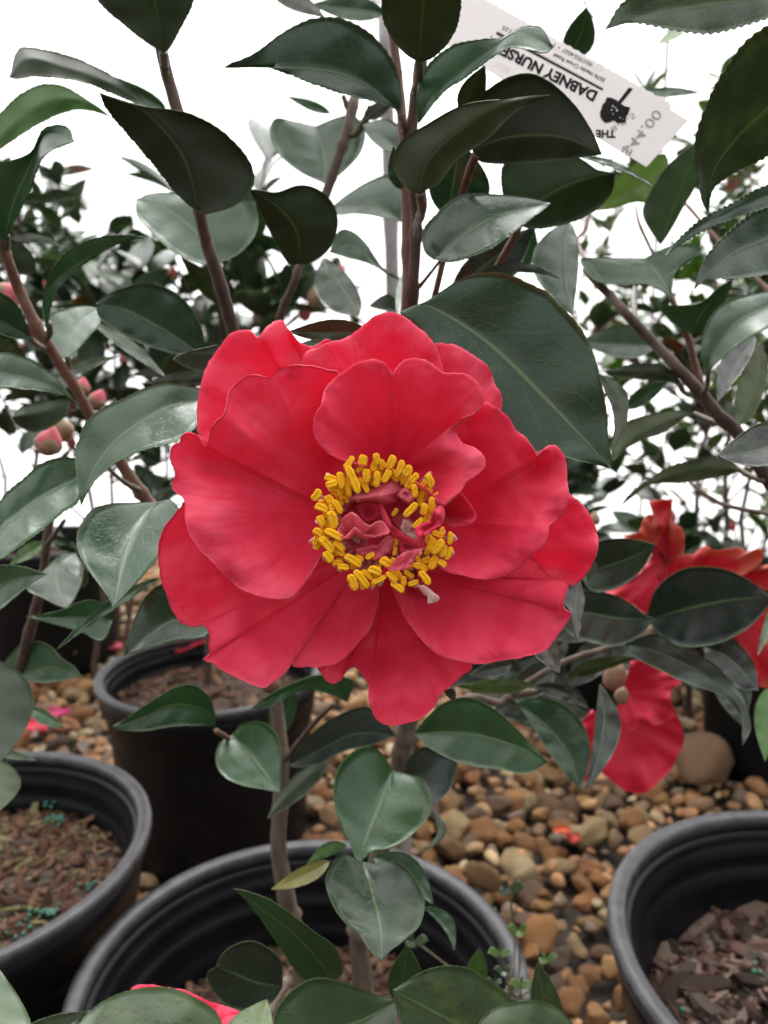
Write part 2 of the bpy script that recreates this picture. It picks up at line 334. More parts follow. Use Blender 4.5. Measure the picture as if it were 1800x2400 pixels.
# ------------------------------------------------------------------ leaf builder
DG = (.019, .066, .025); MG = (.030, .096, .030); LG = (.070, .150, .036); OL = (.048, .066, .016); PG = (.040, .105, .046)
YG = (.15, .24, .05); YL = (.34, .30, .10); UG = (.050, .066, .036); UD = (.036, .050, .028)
def sheet_leaf(owner, mid, left, right, db, dt, face='t', col=DG, fold=.30, roll=0.0, arch=0.0, serr=1.35, nt=60, nv=6, mat=None, wave=1.0, seed=0):
    """mid, left, right: photograph points from base to tip, ends included. The depths make it a real curved sheet."""
    t = np.linspace(0, 1, nt)
    M = curve(mid, nt); Lf = curve(left, nt); Rt = curve(right, nt)
    d = db + (dt-db)*t
    size = np.linalg.norm(M[-1]-M[0]); size = max(size, 1.0)
    size = np.sum(np.linalg.norm(np.diff(M, axis=0), axis=1))
    d = d - arch*4*t*(1-t)*size*d/F
    rs = np.random.RandomState(seed*7+int(abs(M[0, 0])) % 991)
    G = np.zeros((nt, 2*nv+1, 3)); UV = np.zeros((nt, 2*nv+1, 2))
    ph = rs.uniform(0, 6.28, 8); nteeth = 26
    for j in range(-nv, nv+1):
        k = abs(j)/nv; E = Lf if j < 0 else Rt
        dv = E-M; wd = np.linalg.norm(dv, axis=1)
        P = M + dv*k
        if abs(j) == nv and serr:
            tooth = (t*nteeth + rs.uniform(0, .2)) % 1.0
            amp = serr*size*.0075*np.sin(np.pi*np.clip(t*1.08-.06, 0, 1))**.4
            P = P + dv/np.maximum(wd, 1e-6)[:, None]*(amp*(tooth-.4))[:, None]
        sgn = -1 if face == 't' else 1
        slope = sgn*fold + (roll if j < 0 else -roll)
        z = slope*(wd*d/F)*(k**1.15)
        z += -sgn*.35*abs(fold)*(wd*d/F)*k**3           # margin turns back
        z += wave*(size*d/F)*(.011*np.sin(2*np.pi*(2.1*t+.13*j/nv)+ph[0]+(2 if j < 0 else 0))*k**1.5 + .006*np.sin(2*np.pi*(4.7*t)+ph[1]+j/nv*1.5)*k)
        if j == 0: z += sgn*-.0 * d
        P3 = at(P[:, 0], P[:, 1], d+z)
        G[:, j+nv] = P3; UV[:, j+nv, 0] = t; UV[:, j+nv, 1] = .5+.5*j/nv
    m = [mat or M_TOP, M_UND]
    o = link('leaf', shell('leaf', G, UV, m, th=.0004, face=face), owner, col)
    return o
def EL(owner, z, base, tip, mid, left, right, db, dt, **kw):
    b, e = zc(z, [base])[0], zc(z, [tip])[0]
    f = lambda pts: np.vstack([b[None], zc(z, pts), e[None]]) if len(pts) else np.vstack([b[None], e[None]])
    return sheet_leaf(owner, f(mid), f(left), f(right), db, dt, **kw)
def CL(owner, z, base, tip, bow, wl, wr, db, dt, hook=0.0, **kw):
    """Compact leaf: camellia outline, apparent half widths wl and wr, midrib bowed to the left by bow."""
    b, e = zc(z, [base])[0], zc(z, [tip])[0]; s = ZO[z][2]
    bow, wl, wr = bow/s, wl/s, wr/s
    dv = e-b; L = np.linalg.norm(dv); dv = dv/L; lf = np.array((dv[1], -dv[0]))
    t = np.linspace(0, 1, 40)[:, None]
    M = b + dv*L*t + lf*bow*4*t*(1-t) + lf*hook*L*t**6
    tt = np.clip(t, 0, 1)
    prof = (np.sin(np.pi*tt**.80))**.78*(1-.25*tt**3)
    prof[-1] = 0; prof[0] = 0
    return sheet_leaf(owner, M, M+lf*wl*prof, M-lf*wr*prof, db, dt, **kw)

# ------------------------------------------------------------------ the potted plants' roots
def rim_centre(cx, cy, z): return Vector((cx, cy, z))
POT_MID = Vector((-.065, .545, 0)); POT_LEFT = Vector((-.420, .669, 0)); POT_RIGHT = Vector((.359, .492, 0))
POT_BACK = Vector((-.282, 1.20, 0)); POT_FAR = Vector((-.90, 2.02, 0)); POT_SHADE = Vector((.80, 1.44, 0)); POT_SHADE2 = Vector((.86, 1.92, 0)); POT_THIRD = Vector((.40, 1.74, 0))
main = tag(empty('camellia_plant', POT_MID + Vector((0, 0, .20))), 'camellia with one big open red flower with yellow stamens, growing from the middle pot', 'plant', 'potted camellias')
lefty = tag(empty('camellia_plant', POT_LEFT + Vector((-.10, 0, .25))), 'left camellia with a brown stem, leaning over the pot of green fertilizer beads', 'plant', 'potted camellias')
righty = tag(empty('camellia_plant', POT_RIGHT + Vector((.06, 0, .28))), 'camellia on the right with strongly saw-toothed leaves and a thick dark slanting branch', 'plant', 'potted camellias')
front = tag(empty('camellia_plant', Vector((-.02, .17, .30))), 'low camellia along the bottom edge with pale spotted leaves and a red petal', 'plant', 'potted camellias')

# ---- top left
EL(main, 'A', (706, 228), (560, -420), [(690, 110), (668, 0), (630, -180)], [(640, 190), (540, 112), (420, 0), (370, -130), (430, -300)], [(735, 205), (790, 105), (838, 0), (835, -150), (740, -310)], .34, .30, face='u', col=UG, fold=.55, roll=.25)
EL(main, 'A', (635, 466), (42, 335), [(500, 375), (300, 300), (120, 255)], [(500, 410), (350, 352), (170, 330), (75, 340)], [(590, 400), (470, 320), (300, 243), (130, 208), (75, 222)], .35, .31, face='u', col=UG, fold=.5, roll=-.4)
EL(main, 'A', (495, 518), (-60, 660), [(380, 440), (210, 440), (60, 540)], [(440, 492), (330, 474), (210, 515), (80, 590), (-20, 660)], [(430, 468), (300, 384), (200, 363), (90, 405), (-20, 520)], .42, .38, face='u', col=LG, fold=.3)
EL(main, 'A', (20, 1045), (320, 612), [(60, 880), (130, 720), (195, 580)], [(-110, 980), (-120, 760), (30, 700), (130, 660), (185, 560), (250, 540), (300, 556)], [(60, 960), (130, 820), (175, 700), (215, 655), (270, 630)], .33, .29, fold=.5, col=PG, roll=.3)
EL(main, 'A', (860, 908), (432, 403), [(800, 700), (705, 560), (600, 465)], [(830, 898), (760, 835), (690, 745), (550, 580), (460, 470)], [(905, 922), (1035, 875), (1100, 775), (1050, 655), (930, 545), (790, 482), (640, 464), (530, 438)], .30, .27, face='u', col=UD, fold=.75, roll=.25)
EL(main, 'A', (950, 1138), (588, 862), [(850, 1010), (720, 905)], [(870, 1140), (750, 1088), (650, 1000), (592, 930)], [(1045, 1085), (1108, 1000), (1108, 910), (1060, 850), (900, 835), (760, 832), (650, 838)], .43, .42, col=PG, fold=.1, roll=-.75)
EL(main, 'A', (1297, 1140), (1078, 818), [(1280, 1000), (1200, 895)], [(1245, 1138), (1190, 1050), (1130, 930)], [(1345, 1135), (1420, 1080), (1460, 975), (1440, 880), (1370, 815), (1290, 800), (1200, 830), (1130, 822)], .36, .33, face='u', col=(.028, .048, .018), fold=.4, serr=.5)
EL(main, 'A', (1405, 795), (1365, 545), [(1400, 670)], [(1290, 740), (1195, 655), (1166, 570), (1190, 512), (1270, 525)], [(1470, 755), (1555, 665), (1578, 570), (1530, 500), (1450, 510)], .46, .478, col=PG, fold=.25, serr=.5)
EL(main, 'S', (936, 260), (526, 158), [(850, 195), (740, 163)], [(905, 246), (857, 234), (760, 206), (630, 158), (560, 143)], [(942, 235), (930, 165), (890, 100), (825, 52), (749, 41), (673, 70), (600, 122)], .33, .30, col=DG, fold=.35, roll=-.1, mat=M_TOP)
CL(main, 'A', (1175, -30), (1402, 74), 8, 45, 38, .40, .37, face='u', col=UG)
CL(main, 'A', (1660, 55), (1345, 20), 0, 50, 60, .50, .48, col=PG)
CL(main, 'B', (155, 268), (235, -330), 18, 185, 165, .28, .24, face='u', col=(.050, .068, .028), fold=.5, roll=-.1)
CL(main, 'A', (715, 468), (505, 335), 10, 50, 35, .50, .47, col=PG)
# ---- left branch leaves
EL(main, 'G', (375, 930), (1125, 182), [(348, 750), (400, 560), (600, 400), (850, 265)], [(335, 780), (345, 600), (405, 425), (550, 282), (750, 190), (950, 166)], [(392, 760), (455, 580), (650, 400), (850, 275), (1000, 200)], .36, .32, fold=.6, col=PG, roll=-.2)
EL(main, 'G', (1562, 1096), (747, 703), [(1350, 950), (1100, 812), (950, 742)], [(1420, 1100), (1250, 1066), (1050, 990), (880, 900), (770, 805)], [(1588, 980), (1555, 860), (1450, 690), (1300, 580), (1120, 545), (930, 590), (805, 655)], .36, .35, fold=.22, col=DG, roll=.12, serr=.6)
EL(main, 'G', (520, 1132), (765, 738), [(535, 1000), (630, 850)], [(470, 1115), (415, 1050), (390, 960), (375, 800), (500, 745), (640, 720)], [(600, 1065), (700, 950), (785, 850)], .38, .41, fold=.3, col=PG, roll=.5)
EL(main, 'G', (250, 972), (-260, 720), [(100, 890), (-50, 815)], [(150, 978), (0, 940), (-140, 860)], [(205, 870), (150, 740), (50, 640), (-120, 590)], .33, .30, fold=.35, col=DG)
EL(main, 'G', (630, 1512), (-260, 1150), [(450, 1372), (250, 1290), (0, 1238)], [(520, 1424), (300, 1380), (0, 1350), (-150, 1300)], [(545, 1412), (450, 1300), (300, 1172), (150, 1105), (0, 1084)], .32, .28, fold=.45, col=PG, roll=-.8)
CL(main, 'G', (195, 1115), (-220, 980), 0, 60, 75, .37, .35, face='u', col=OL)
CL(lefty, 'G', (65, 205), (500, 272), 40, 40, 28, .46, .43, face='u', col=UG)
EL(main, 'C', (455, 390), (82, 490), [(330, 440), (200, 470)], [(430, 480), (330, 560), (220, 590), (120, 550)], [(420, 372), (250, 395), (130, 430)], .44, .41, face='u', col=(.035, .055, .022), fold=.4)
EL(main, 'C', (1340, 320), (526, 1060), [(1290, 385), (1100, 420), (860, 555), (700, 700), (600, 850)], [(1275, 545), (1150, 640), (950, 700), (850, 740), (750, 790), (650, 870), (575, 960)], [(1290, 305), (1100, 270), (950, 302), (800, 370), (650, 440), (560, 522), (508, 645), (490, 755), (500, 890)], .31, .27, fold=.35, col=PG, roll=-.25, arch=.08)
EL(main, 'C', (560, 850), (-160, 1500), [(495, 890), (300, 985), (100, 1130), (0, 1220)], [(515, 1030), (400, 1115), (250, 1240), (100, 1350), (0, 1415)], [(480, 757), (300, 775), (150, 890), (0, 1030), (-100, 1250)], .32, .27, fold=.3, col=PG, roll=-.3)
EL(main, 'C', (1012, 1045), (735, 1718), [(900, 1180), (838, 1310), (785, 1510)], [(1120, 1035), (1170, 1150), (1080, 1330), (960, 1480), (860, 1590), (780, 1670)], [(900, 1046), (700, 1055), (580, 1105), (502, 1240), (512, 1375), (600, 1522), (690, 1640)], .32, .27, fold=.28, col=PG, roll=-.1, arch=.06)
CL(main, 'N', (1175, 490), (432, 1032), -45, 38, 45, .36, .33, col=PG, fold=.5, hook=-.02)
EL(main, 'N', (830, 800), (192, 775), [(650, 785), (430, 780)], [(800, 900), (735, 952), (600, 890), (480, 855), (330, 812)], [(805, 720), (700, 655), (580, 668), (480, 715), (330, 755)], .44, .40, col=PG, fold=.2, serr=.3)
EL(main, 'N', (1580, 830), (918, 1062), [(1300, 800), (1100, 925), (985, 1020)], [(1500, 922), (1300, 955), (1100, 1000)], [(1400, 520), (1180, 540), (1060, 650), (995, 790), (945, 950)], .34, .30, col=DG, fold=.5, roll=-.15)
EL(main, 'N', (1590, 1602), (836, 1590), [(1560, 1500), (1420, 1435), (1250, 1435), (1050, 1525)], [(1560, 1580), (1300, 1585), (1050, 1622), (900, 1612)], [(1592, 1480), (1525, 1340), (1410, 1278), (1280, 1305), (1130, 1395), (970, 1500)], .42, .38, col=MG, fold=.4, arch=.1)
# ---- behind the flower top
CL(main, 'T', (1540, 235), (985, 235), 5, 75, 95, .285, .28, col=DG, fold=.25, roll=.4)
CL(main, 'T', (1320, 300), (1040, 330), 0, 20, 32, .27, .265, col=PG, fold=.2)
EL(main, 'T', (600, 400), (163, 432), [(480, 385), (250, 388)], [(520, 562), (380, 528), (250, 482)], [(560, 318), (420, 340), (280, 372), (205, 395)], .30, .28, face='u', col=(.028, .042, .022), fold=.5, serr=.3)
CL(main, 'G', (1710, 1265), (1150, 1320), 0, 45, 75, .42, .40, face='u', col=UD)
CL(main, 'G', (1290, 1275), (1028, 1255), 0, 8, 65, .45, .43, face='u', col=UD)
CL(main, 'G', (725, 850), (1298, 1285), 20, 52, 45, .46, .42, col=(.12, .15, .10), fold=.2)
CL(main, 'G', (420, 1290), (925, 1112), 15, 48, 40, .50, .47, col=(.12, .15, .11), fold=.2)
CL(main, 'G', (1720, 700), (1408, 340), -20, 85, 62, .47, .45, face='u', col=OL)
CL(main, 'G', (1570, 900), (1195, 530), 15, 60, 75, .45, .43, face='u', col=(.05, .08, .03))
# ---- top centre, right of the main stem
EL(main, 'B', (150, 532), (730, 205), [(205, 430), (330, 325), (470, 215), (580, 140)], [(140, 440), (180, 300), (280, 205), (400, 172), (500, 165), (600, 118), (680, 122)], [(255, 402), (360, 330), (480, 238), (560, 205), (690, 228)], .31, .28, col=PG, fold=.35, roll=.35)
EL(main, 'B', (155, 838), (722, 412), [(190, 700), (330, 560), (500, 455)], [(110, 822), (55, 760), (40, 690), (75, 610), (180, 540), (350, 450), (550, 425), (660, 412)], [(195, 815), (240, 790), (320, 690), (450, 600), (540, 510), (620, 452)], .28, .25, face='u', col=(.050, .066, .026), fold=.55, roll=.1, serr=.3)
EL(main, 'B', (383, 650), (940, 667), [(500, 602), (650, 585), (800, 600)], [(378, 600), (400, 440), (470, 370), (560, 325), (650, 320), (740, 370), (830, 460), (900, 570)], [(420, 700), (550, 708), (700, 697), (850, 680)], .31, .28, face='u', col=(.026, .036, .016), fold=.35, roll=-.45, serr=.5)
EL(main, 'B', (560, 965), (1000, 748), [(700, 850), (850, 778)], [(515, 850), (512, 720), (600, 640), (750, 640), (860, 690), (920, 732)], [(650, 990), (800, 965), (920, 905), (985, 830)], .37, .34, face='u', col=(.026, .052, .016), fold=.3)
EL(main, 'B', (215, 1122), (722, 880), [(350, 1012), (500, 930)], [(175, 1085), (168, 1000), (230, 920), (330, 845), (480, 840), (620, 855)], [(300, 1132), (450, 1080), (560, 1005), (650, 935)], .34, .32, col=DG, fold=.35, roll=.9)
CL(main, 'B', (275, 932), (330, 610), 0, 105, 165, .36, .34, col=DG, fold=.1, serr=.3)
CL(main, 'B', (300, 1250), (645, 985), 0, 70, 130, .41, .39, col=(.022, .034, .024), fold=.1)
CL(main, 'B', (800, 960), (815, 1362), -25, 60, 145, .39, .36, col=DG, fold=.5, roll=-.2)
CL(main, 'B', (570, 1160), (650, 985), 0, 60, 60, .42, .41, col=PG, fold=.1)
CL(main, 'B', (415, 1185), (757, 1202), 38, 22, 22, .33, .31, face='u', col=UD)
CL(main, 'B', (330, 480), (435, 285), 0, 48, 62, .31, .29, face='u', col=OL, fold=.6)
EL(main, 'U', (120, 96), (1598, 1196), [(260, 42), (430, 108), (680, 270), (880, 440), (1060, 622), (1280, 850), (1450, 1032)], [(280, 30), (400, -47), (520, -127), (640, -172), (780, -187), (900, -167), (1050, -97), (1150, -47), (1240, 43), (1330, 133), (1430, 270), (1490, 420), (1535, 570), (1565, 730), (1582, 860), (1585, 1000), (1612, 1140)], [(150, 140), (300, 300), (500, 620), (750, 920), (1050, 1088), (1200, 1110), (1300, 1130), (1450, 1160)], .278, .258, col=DG, fold=.25, roll=-.12, serr=.5, nt=96, nv=9)
CL(main, 'H', (195, 222), (757, 458), 45, 25, 24, .33, .315, col=PG, fold=.3, roll=.4)
EL(main, 'M', (1485, 1235), (932, 1102), [(1300, 1130), (1100, 1110)], [(1400, 1215), (1250, 1180), (1100, 1165), (975, 1172)], [(1505, 1000), (1380, 862), (1200, 917), (1030, 1022)], .44, .40, col=PG, fold=.3, roll=-.8, serr=0)
EL(main, 'M', (1450, 670), (1160, 478), [(1300, 560)], [(1350, 680), (1220, 582)], [(1455, 500), (1350, 430), (1230, 445)], .44, .41, col=PG, fold=.1, roll=-.7, serr=0)
CL(main, 'M', (1465, 975), (1400, 640), -10, 92, 40, .35, .34, col=DG, fold=.2)
EL(main, 'M', (1485, 1700), (903, 1462), [(1300, 1600), (1100, 1420)], [(1400, 1645), (1200, 1550), (1050, 1510)], [(1420, 1640), (1310, 1575), (1180, 1388), (1060, 1295), (965, 1310)], .43, .40, col=PG, fold=.25)
CL(main, 'M', (1480, 1640), (1425, 1960), 15, 60, 55, .41, .38, col=PG, fold=.3)
EL(main, 'M', (860, 1508), (1135, 1955), [(930, 1640), (1040, 1800)], [(960, 1560), (1085, 1690), (1155, 1850)], [(800, 1620), (792, 1750), (860, 1875), (990, 1945)], .50, .47, col=(.035, .065, .028), fold=.15, serr=.3)
CL(main, 'M', (1440, 1920), (1208, 1885), 0, 15, 118, .52, .50, col=(.04, .07, .035), fold=.1)
CL(main, 'M', (910, 385), (570, 250), 5, 32, 50, .62, .60, col=PG, fold=.1)
CL(main, 'M', (1175, 420), (1400, 300), 10, 55, 65, .40, .38, face='u', col=UD)
# ---- right of the flower
EL(main, 'I', (350, 588), (462, 1160), [(420, 660), (510, 800), (520, 980)], [(480, 640), (560, 740), (572, 860), (545, 1030)], [(378, 690), (440, 830), (465, 980), (452, 1100)], .30, .28, face='u', col=UG, fold=.4)
# ---- plant 3: saw-toothed leaves
RT = dict(serr=2.2, nt=80)
EL(righty, 'P', (1950, -80), (256, 248), [(1300, 15), (700, 112)], [(1750, 110), (1500, 205), (1200, 285), (1000, 282), (750, 240), (480, 196)], [(1700, -260), (1100, -200), (600, -80), (400, 25)], .31, .27, col=(.055, .10, .03), mat=M_SPOT, fold=.3, roll=.55, **RT)
EL(righty, 'P', (1960, 560), (1142, 1840), [(1659, 930), (1400, 1180), (1210, 1430), (1150, 1650)], [(1850, 1150), (1659, 1342), (1400, 1475), (1220, 1595), (1165, 1690)], [(1800, 160), (1659, 222), (1450, 380), (1250, 660), (1130, 900), (1050, 1120), (1022, 1300), (1055, 1560), (1090, 1740)], .262, .30, col=(.042, .080, .024), mat=M_SPOT, fold=.3, roll=.6, **RT)
CL(righty, 'B', (795, 262), (880, 26), -10, 62, 72, .42, .39, col=MG, serr=2, fold=.3)
CL(righty, 'B', (868, -70), (905, 78), 0, 12, 25, .32, .30, col=DG)
CL(righty, 'P', (555, 800), (1080, 802), 25, 22, 62, .45, .42, col=MG, serr=2)
CL(righty, 'P', (960, 240), (700, 388), -20, 55, 30, .50, .47, col=YG)  # sunlight on this leaf is put into its lime colour
EL(righty, 'H', (320, 642), (862, 205), [(500, 520), (700, 400)], [(430, 450), (560, 310), (750, 215)], [(450, 628), (640, 575), (772, 594), (800, 470), (850, 340), (885, 268)], .45, .42, col=(.19, .25, .10), fold=.3, serr=2)
EL(righty, 'H', (825, 908), (1115, 95), [(905, 680), (1010, 400)], [(760, 825), (692, 700), (698, 590), (800, 400), (900, 270)], [(900, 800), (1000, 620), (1115, 390)], .44, .41, col=(.07, .12, .06), fold=.2, roll=-.3, serr=.4)
EL(righty, 'H', (1860, 470), (858, 998), [(1659, 525), (1350, 665), (1100, 785)], [(1659, 610), (1400, 695), (1150, 805), (980, 905)], [(1659, 440), (1400, 578), (1130, 718), (950, 880)], .30, .28, col=DG, fold=.4, roll=.3, serr=2.6, nt=80)
EL(righty, 'H', (2000, 650), (1085, 1252), [(1659, 850), (1400, 960), (1220, 1110)], [(1900, 1000), (1659, 1132), (1400, 1170), (1190, 1178)], [(1850, 540), (1659, 602), (1450, 722), (1230, 930), (1135, 1095)], .33, .30, col=DG, fold=.3, roll=.35, **RT)
EL(righty, 'H', (700, 1012), (912, 1325), [(790, 1120), (870, 1240)], [(850, 935), (1000, 900), (1110, 910), (1137, 970), (1020, 1040), (940, 1120), (915, 1230)], [(500, 1010), (300, 1008), (203, 1018), (240, 1110), (330, 1192), (500, 1222), (700, 1213), (830, 1272)], .44, .43, col=MG, fold=.15, roll=.25, serr=1.6)
CL(righty, 'I', (795, 360), (205, 330), 15, 105, 165, .54, .50, col=(.05, .10, .05), fold=.35, serr=.4)
EL(righty, 'I', (1000, 705), (378, 566), [(850, 590), (650, 560)], [(960, 672), (850, 642), (650, 626), (480, 604)], [(960, 612), (880, 542), (780, 502), (600, 510), (480, 542)], .42, .39, face='u', col=(.035, .048, .018), fold=.3, serr=2.2)
EL(righty, 'I', (1112, 892), (448, 1265), [(900, 940), (650, 1060), (530, 1160)], [(1000, 932), (850, 1042), (700, 1092), (560, 1165), (490, 1232)], [(950, 868), (800, 888), (600, 940), (490, 1020), (440, 1130)], .44, .40, face='u', col=OL, fold=.35)
EL(righty, 'I', (1452, 1332), (508, 1615), [(1200, 1310), (1000, 1345), (750, 1440)], [(1350, 1372), (1200, 1402), (1000, 1432), (800, 1437), (620, 1490)], [(1350, 1248), (1200, 1234), (1000, 1270), (850, 1330), (700, 1430), (600, 1500)], .44, .40, face='u', col=OL, fold=.35, serr=1.6)
CL(righty, 'I', (555, 855), (890, 640), 10, 70, 65, .55, .52, col=PG, fold=.2)
EL(righty, 'H', (1085, 1612), (1395, 1165), [(1110, 1500), (1220, 1345)], [(980, 1560), (865, 1470), (810, 1385), (950, 1380), (1130, 1360), (1270, 1240)], [(1180, 1560), (1265, 1430), (1345, 1300)], .48, .45, col=MG, fold=.35, serr=1.2)
EL(righty, 'I', (1190, 592), (1860, -70), [(1230, 420), (1400, 200), (1659, 55)], [(1150, 500), (1138, 400), (1180, 200), (1310, 40), (1550, -40)], [(1240, 520), (1400, 380), (1550, 285), (1700, 190)], .36, .34, col=PG, fold=.35, roll=1.0, serr=.3)
CL(righty, 'I', (1560, 300), (1268, 802), -25, 70, 120, .40, .37, col=(.018, .028, .022), fold=.3)
EL(righty, 'I', (1592, 345), (1428, 995), [(1580, 600), (1500, 850)], [(1655, 480), (1640, 660), (1560, 885)], [(1500, 450), (1430, 650), (1400, 850)], .41, .38, face='u', col=OL, fold=.3)
CL(righty, 'I', (1900, 1080), (1272, 1240), 15, 140, 200, .33, .29, col=(.022, .036, .028), fold=.3, mat=M_SPOT, hook=-.03)
# ---- right branch low, around the other red flowers
EL(main, 'J', (330, 300), (864, 78), [(500, 240), (700, 170)], [(380, 120), (480, 50), (640, 34), (780, 55)], [(420, 410), (560, 400), (680, 340), (780, 240)], .44, .40, col=(.028, .048, .022), fold=.15, serr=.2)
EL(main, 'J', (170, 560), (858, 608), [(370, 560), (600, 600)], [(370, 410), (550, 428), (680, 490), (780, 570)], [(210, 660), (300, 730), (450, 780), (600, 792), (750, 722)], .46, .43, col=(.024, .042, .026), fold=.2, serr=.2)
EL(main, 'J', (810, 614), (1680, 450), [(1100, 530), (1400, 470)], [(812, 550), (850, 420), (950, 310), (1100, 240), (1300, 242), (1450, 290), (1580, 370)], [(870, 690), (960, 765), (1080, 802), (1250, 790), (1400, 740), (1530, 660), (1640, 540)], .50, .46, col=(.020, .034, .026), fold=.15, serr=.2)
EL(main, 'J', (640, 780), (1480, 1498), [(900, 850), (1200, 1000), (1450, 1200)], [(800, 718), (900, 720), (1050, 820), (1250, 900), (1400, 1050), (1500, 1200), (1535, 1380)], [(750, 892), (900, 970), (1080, 1060), (1250, 1112), (1380, 1180), (1470, 1290), (1520, 1430)], .47, .42, col=(.026, .040, .026), fold=.2, serr=.2)
EL(main, 'J', (1200, 790), (1590, 1112), [(1400, 900)], [(1380, 742), (1500, 830), (1570, 950)], [(1250, 960), (1450, 1090)], .49, .46, col=(.015, .022, .018), fold=.15)
EL(main, 'J', (330, 308), (310, 768), [(300, 480), (305, 620)], [(352, 400), (365, 480), (345, 600), (327, 700)], [(240, 380), (213, 490), (260, 560), (290, 690)], .262, .25, col=(.075, .085, .070), fold=.25, serr=.4)
EL(main, 'J', (95, 690), (186, 992), [(110, 830)], [(160, 745), (192, 880)], [(10, 850), (100, 940)], .262, .25, col=(.080, .092, .078), fold=.25, serr=.4)
CL(main, 'J', (235, 1015), (730, 880), 15, 60, 45, .50, .47, face='u', col=OL)
EL(main, 'F', (568, 268), (842, 642), [(700, 370), (800, 500)], [(650, 250), (760, 270), (850, 350), (890, 450), (882, 560)], [(620, 340), (700, 470), (770, 562)], .45, .42, col=DG, fold=.2, serr=.3)
EL(main, 'J', (470, 1060), (352, 1820), [(500, 1300), (450, 1600)], [(545, 1160), (602, 1270), (617, 1400), (560, 1560), (440, 1740)], [(440, 1300), (420, 1500), (395, 1700)], .43, .40, col=(.020, .034, .022), fold=.3, serr=.3)
CL(righty, 'J', (1655, 1095), (1640, 1610), 10, 60, 100, .43, .40, face='u', col=LG, fold=.2, serr=.2)
CL(main, 'J', (0, 1085), (385, 1235), 40, 50, 55, .50, .48, col=(.022, .034, .022))
CL(righty, 'J', (1700, 500), (1588, 860), 5, 40, 32, .40, .38, col=(.06, .09, .04))
CL(main, 'W', (1045, 1218), (498, 1228), 0, 68, 42, .42, .39, face='u', col=(.065, .095, .018), fold=.2)
CL(main, 'W', (425, 1262), (500, 1348), 5, 52, 15, .262, .258, face='u', col=UD)
CL(main, 'J', (402, 165), (384, 338), 0, 60, 20, .265, .262, face='u', col=UD)
CL(main, 'W', (900, 1080), (600, 1150), 0, 60, 50, .52, .50, col=(.02, .03, .022))
# ---- low leaves of the middle plant
EL(main, 'K', (222, 410), (487, 732), [(300, 490), (400, 612)], [(285, 345), (390, 338), (468, 400), (495, 500), (492, 620)], [(150, 460), (132, 560), (180, 640), (280, 690), (400, 712)], .44, .40, col=MG, fold=.2, serr=.4)
EL(main, 'V', (1400, 1345), (718, 1386), [(1300, 1240), (1100, 1225), (900, 1300)], [(1300, 1300), (1150, 1255), (1000, 1292), (860, 1372)], [(1435, 1190), (1200, 1150), (1000, 1214), (850, 1290)], .44, .40, col=PG, fold=.4, roll=.3, serr=.2)
CL(main, 'K', (452, 425), (572, 140), -10, 85, 55, .55, .53, col=PG)
EL(main, 'K', (542, 572), (1132, 410), [(700, 500), (900, 405)], [(600, 475), (700, 370), (850, 280), (980, 253), (1070, 330)], [(570, 588), (700, 572), (850, 500), (1000, 465)], .47, .44, col=(.028, .044, .034), fold=.25, serr=.3)
CL(main, 'K', (745, 560), (420, 874), -20, 72, 50, .50, .46, face='u', col=UG, fold=.5)
EL(main, 'K', (1110, 602), (938, 1114), [(1080, 690), (1020, 850), (962, 1000)], [(1165, 618), (1250, 650), (1310, 730), (1332, 810), (1290, 895), (1200, 980), (1090, 1040), (1000, 1058)], [(1085, 555), (1030, 490), (950, 476), (870, 520), (808, 600), (783, 720), (800, 830), (840, 940), (882, 1020), (905, 1090)], .37, .335, col=MG, fold=.15, nt=80, serr=.8, arch=.05)
EL(main, 'F', (128, 405), (707, 527), [(300, 400), (450, 420), (600, 470)], [(180, 340), (260, 270), (370, 248), (480, 300), (580, 390), (655, 470)], [(190, 462), (290, 517), (400, 547), (500, 562), (620, 578)], .40, .36, col=MG, fold=.35, roll=.1, serr=.4)
EL(main, 'K', (1182, 640), (1345, 797), [(1280, 660)], [(1200, 550), (1290, 473), (1420, 520), (1477, 560), (1440, 700)], [(1230, 740)], .45, .43, col=(.018, .032, .022), fold=.15)
CL(main, 'K', (1320, 815), (1268, 1050), 95, 26, 26, .46, .43, face='u', col=UG, fold=.5)
EL(main, 'L', (738, 130), (820, 558), [(775, 250), (812, 400)], [(800, 138), (880, 128), (950, 180), (1003, 290), (985, 400), (905, 478), (855, 515)], [(650, 98), (600, 150), (577, 220), (610, 320), (660, 390), (720, 442), (770, 515)], .36, .32, col=(.050, .085, .048), fold=.15, nt=80, arch=.05, serr=.6)
CL(main, 'L', (592, 128), (342, 248), 5, 42, 35, .40, .37, col=YL, fold=.3)['label'] = 'yellowing torn leaf'
CL(main, 'L', (668, 58), (498, 142), -5, 12, 45, .40, .38, face='u', col=LG)
EL(main, 'L', (600, 655), (178, 243), [(560, 570), (430, 430), (300, 330)], [(485, 640), (380, 500), (300, 380), (230, 292)], [(655, 600), (620, 500), (540, 440), (450, 370), (350, 300), (260, 262)], .36, .31, col=MG, fold=.3, roll=.15)
EL(main, 'L', (392, 668), (108, 580), [(280, 650), (180, 610)], [(340, 742), (250, 775), (150, 750), (80, 672), (65, 612)], [(385, 560), (330, 500), (250, 470), (165, 498), (115, 550)], .40, .38, col=(.026, .046, .026), fold=.1, serr=.3)
CL(main, 'L', (785, 105), (1040, 312), 30, 75, 55, .42, .39, col=PG)
CL(main, 'L', (1000, 328), (1132, 512), 30, 45, 12, .43, .41, col=PG)
CL(main, 'L', (892, 745), (930, 492), 0, 62, 92, .36, .34, col=MG, fold=.3)
CL(main, 'L', (1232, 685), (1242, 503), 0, 55, 42, .40, .38, col=LG)
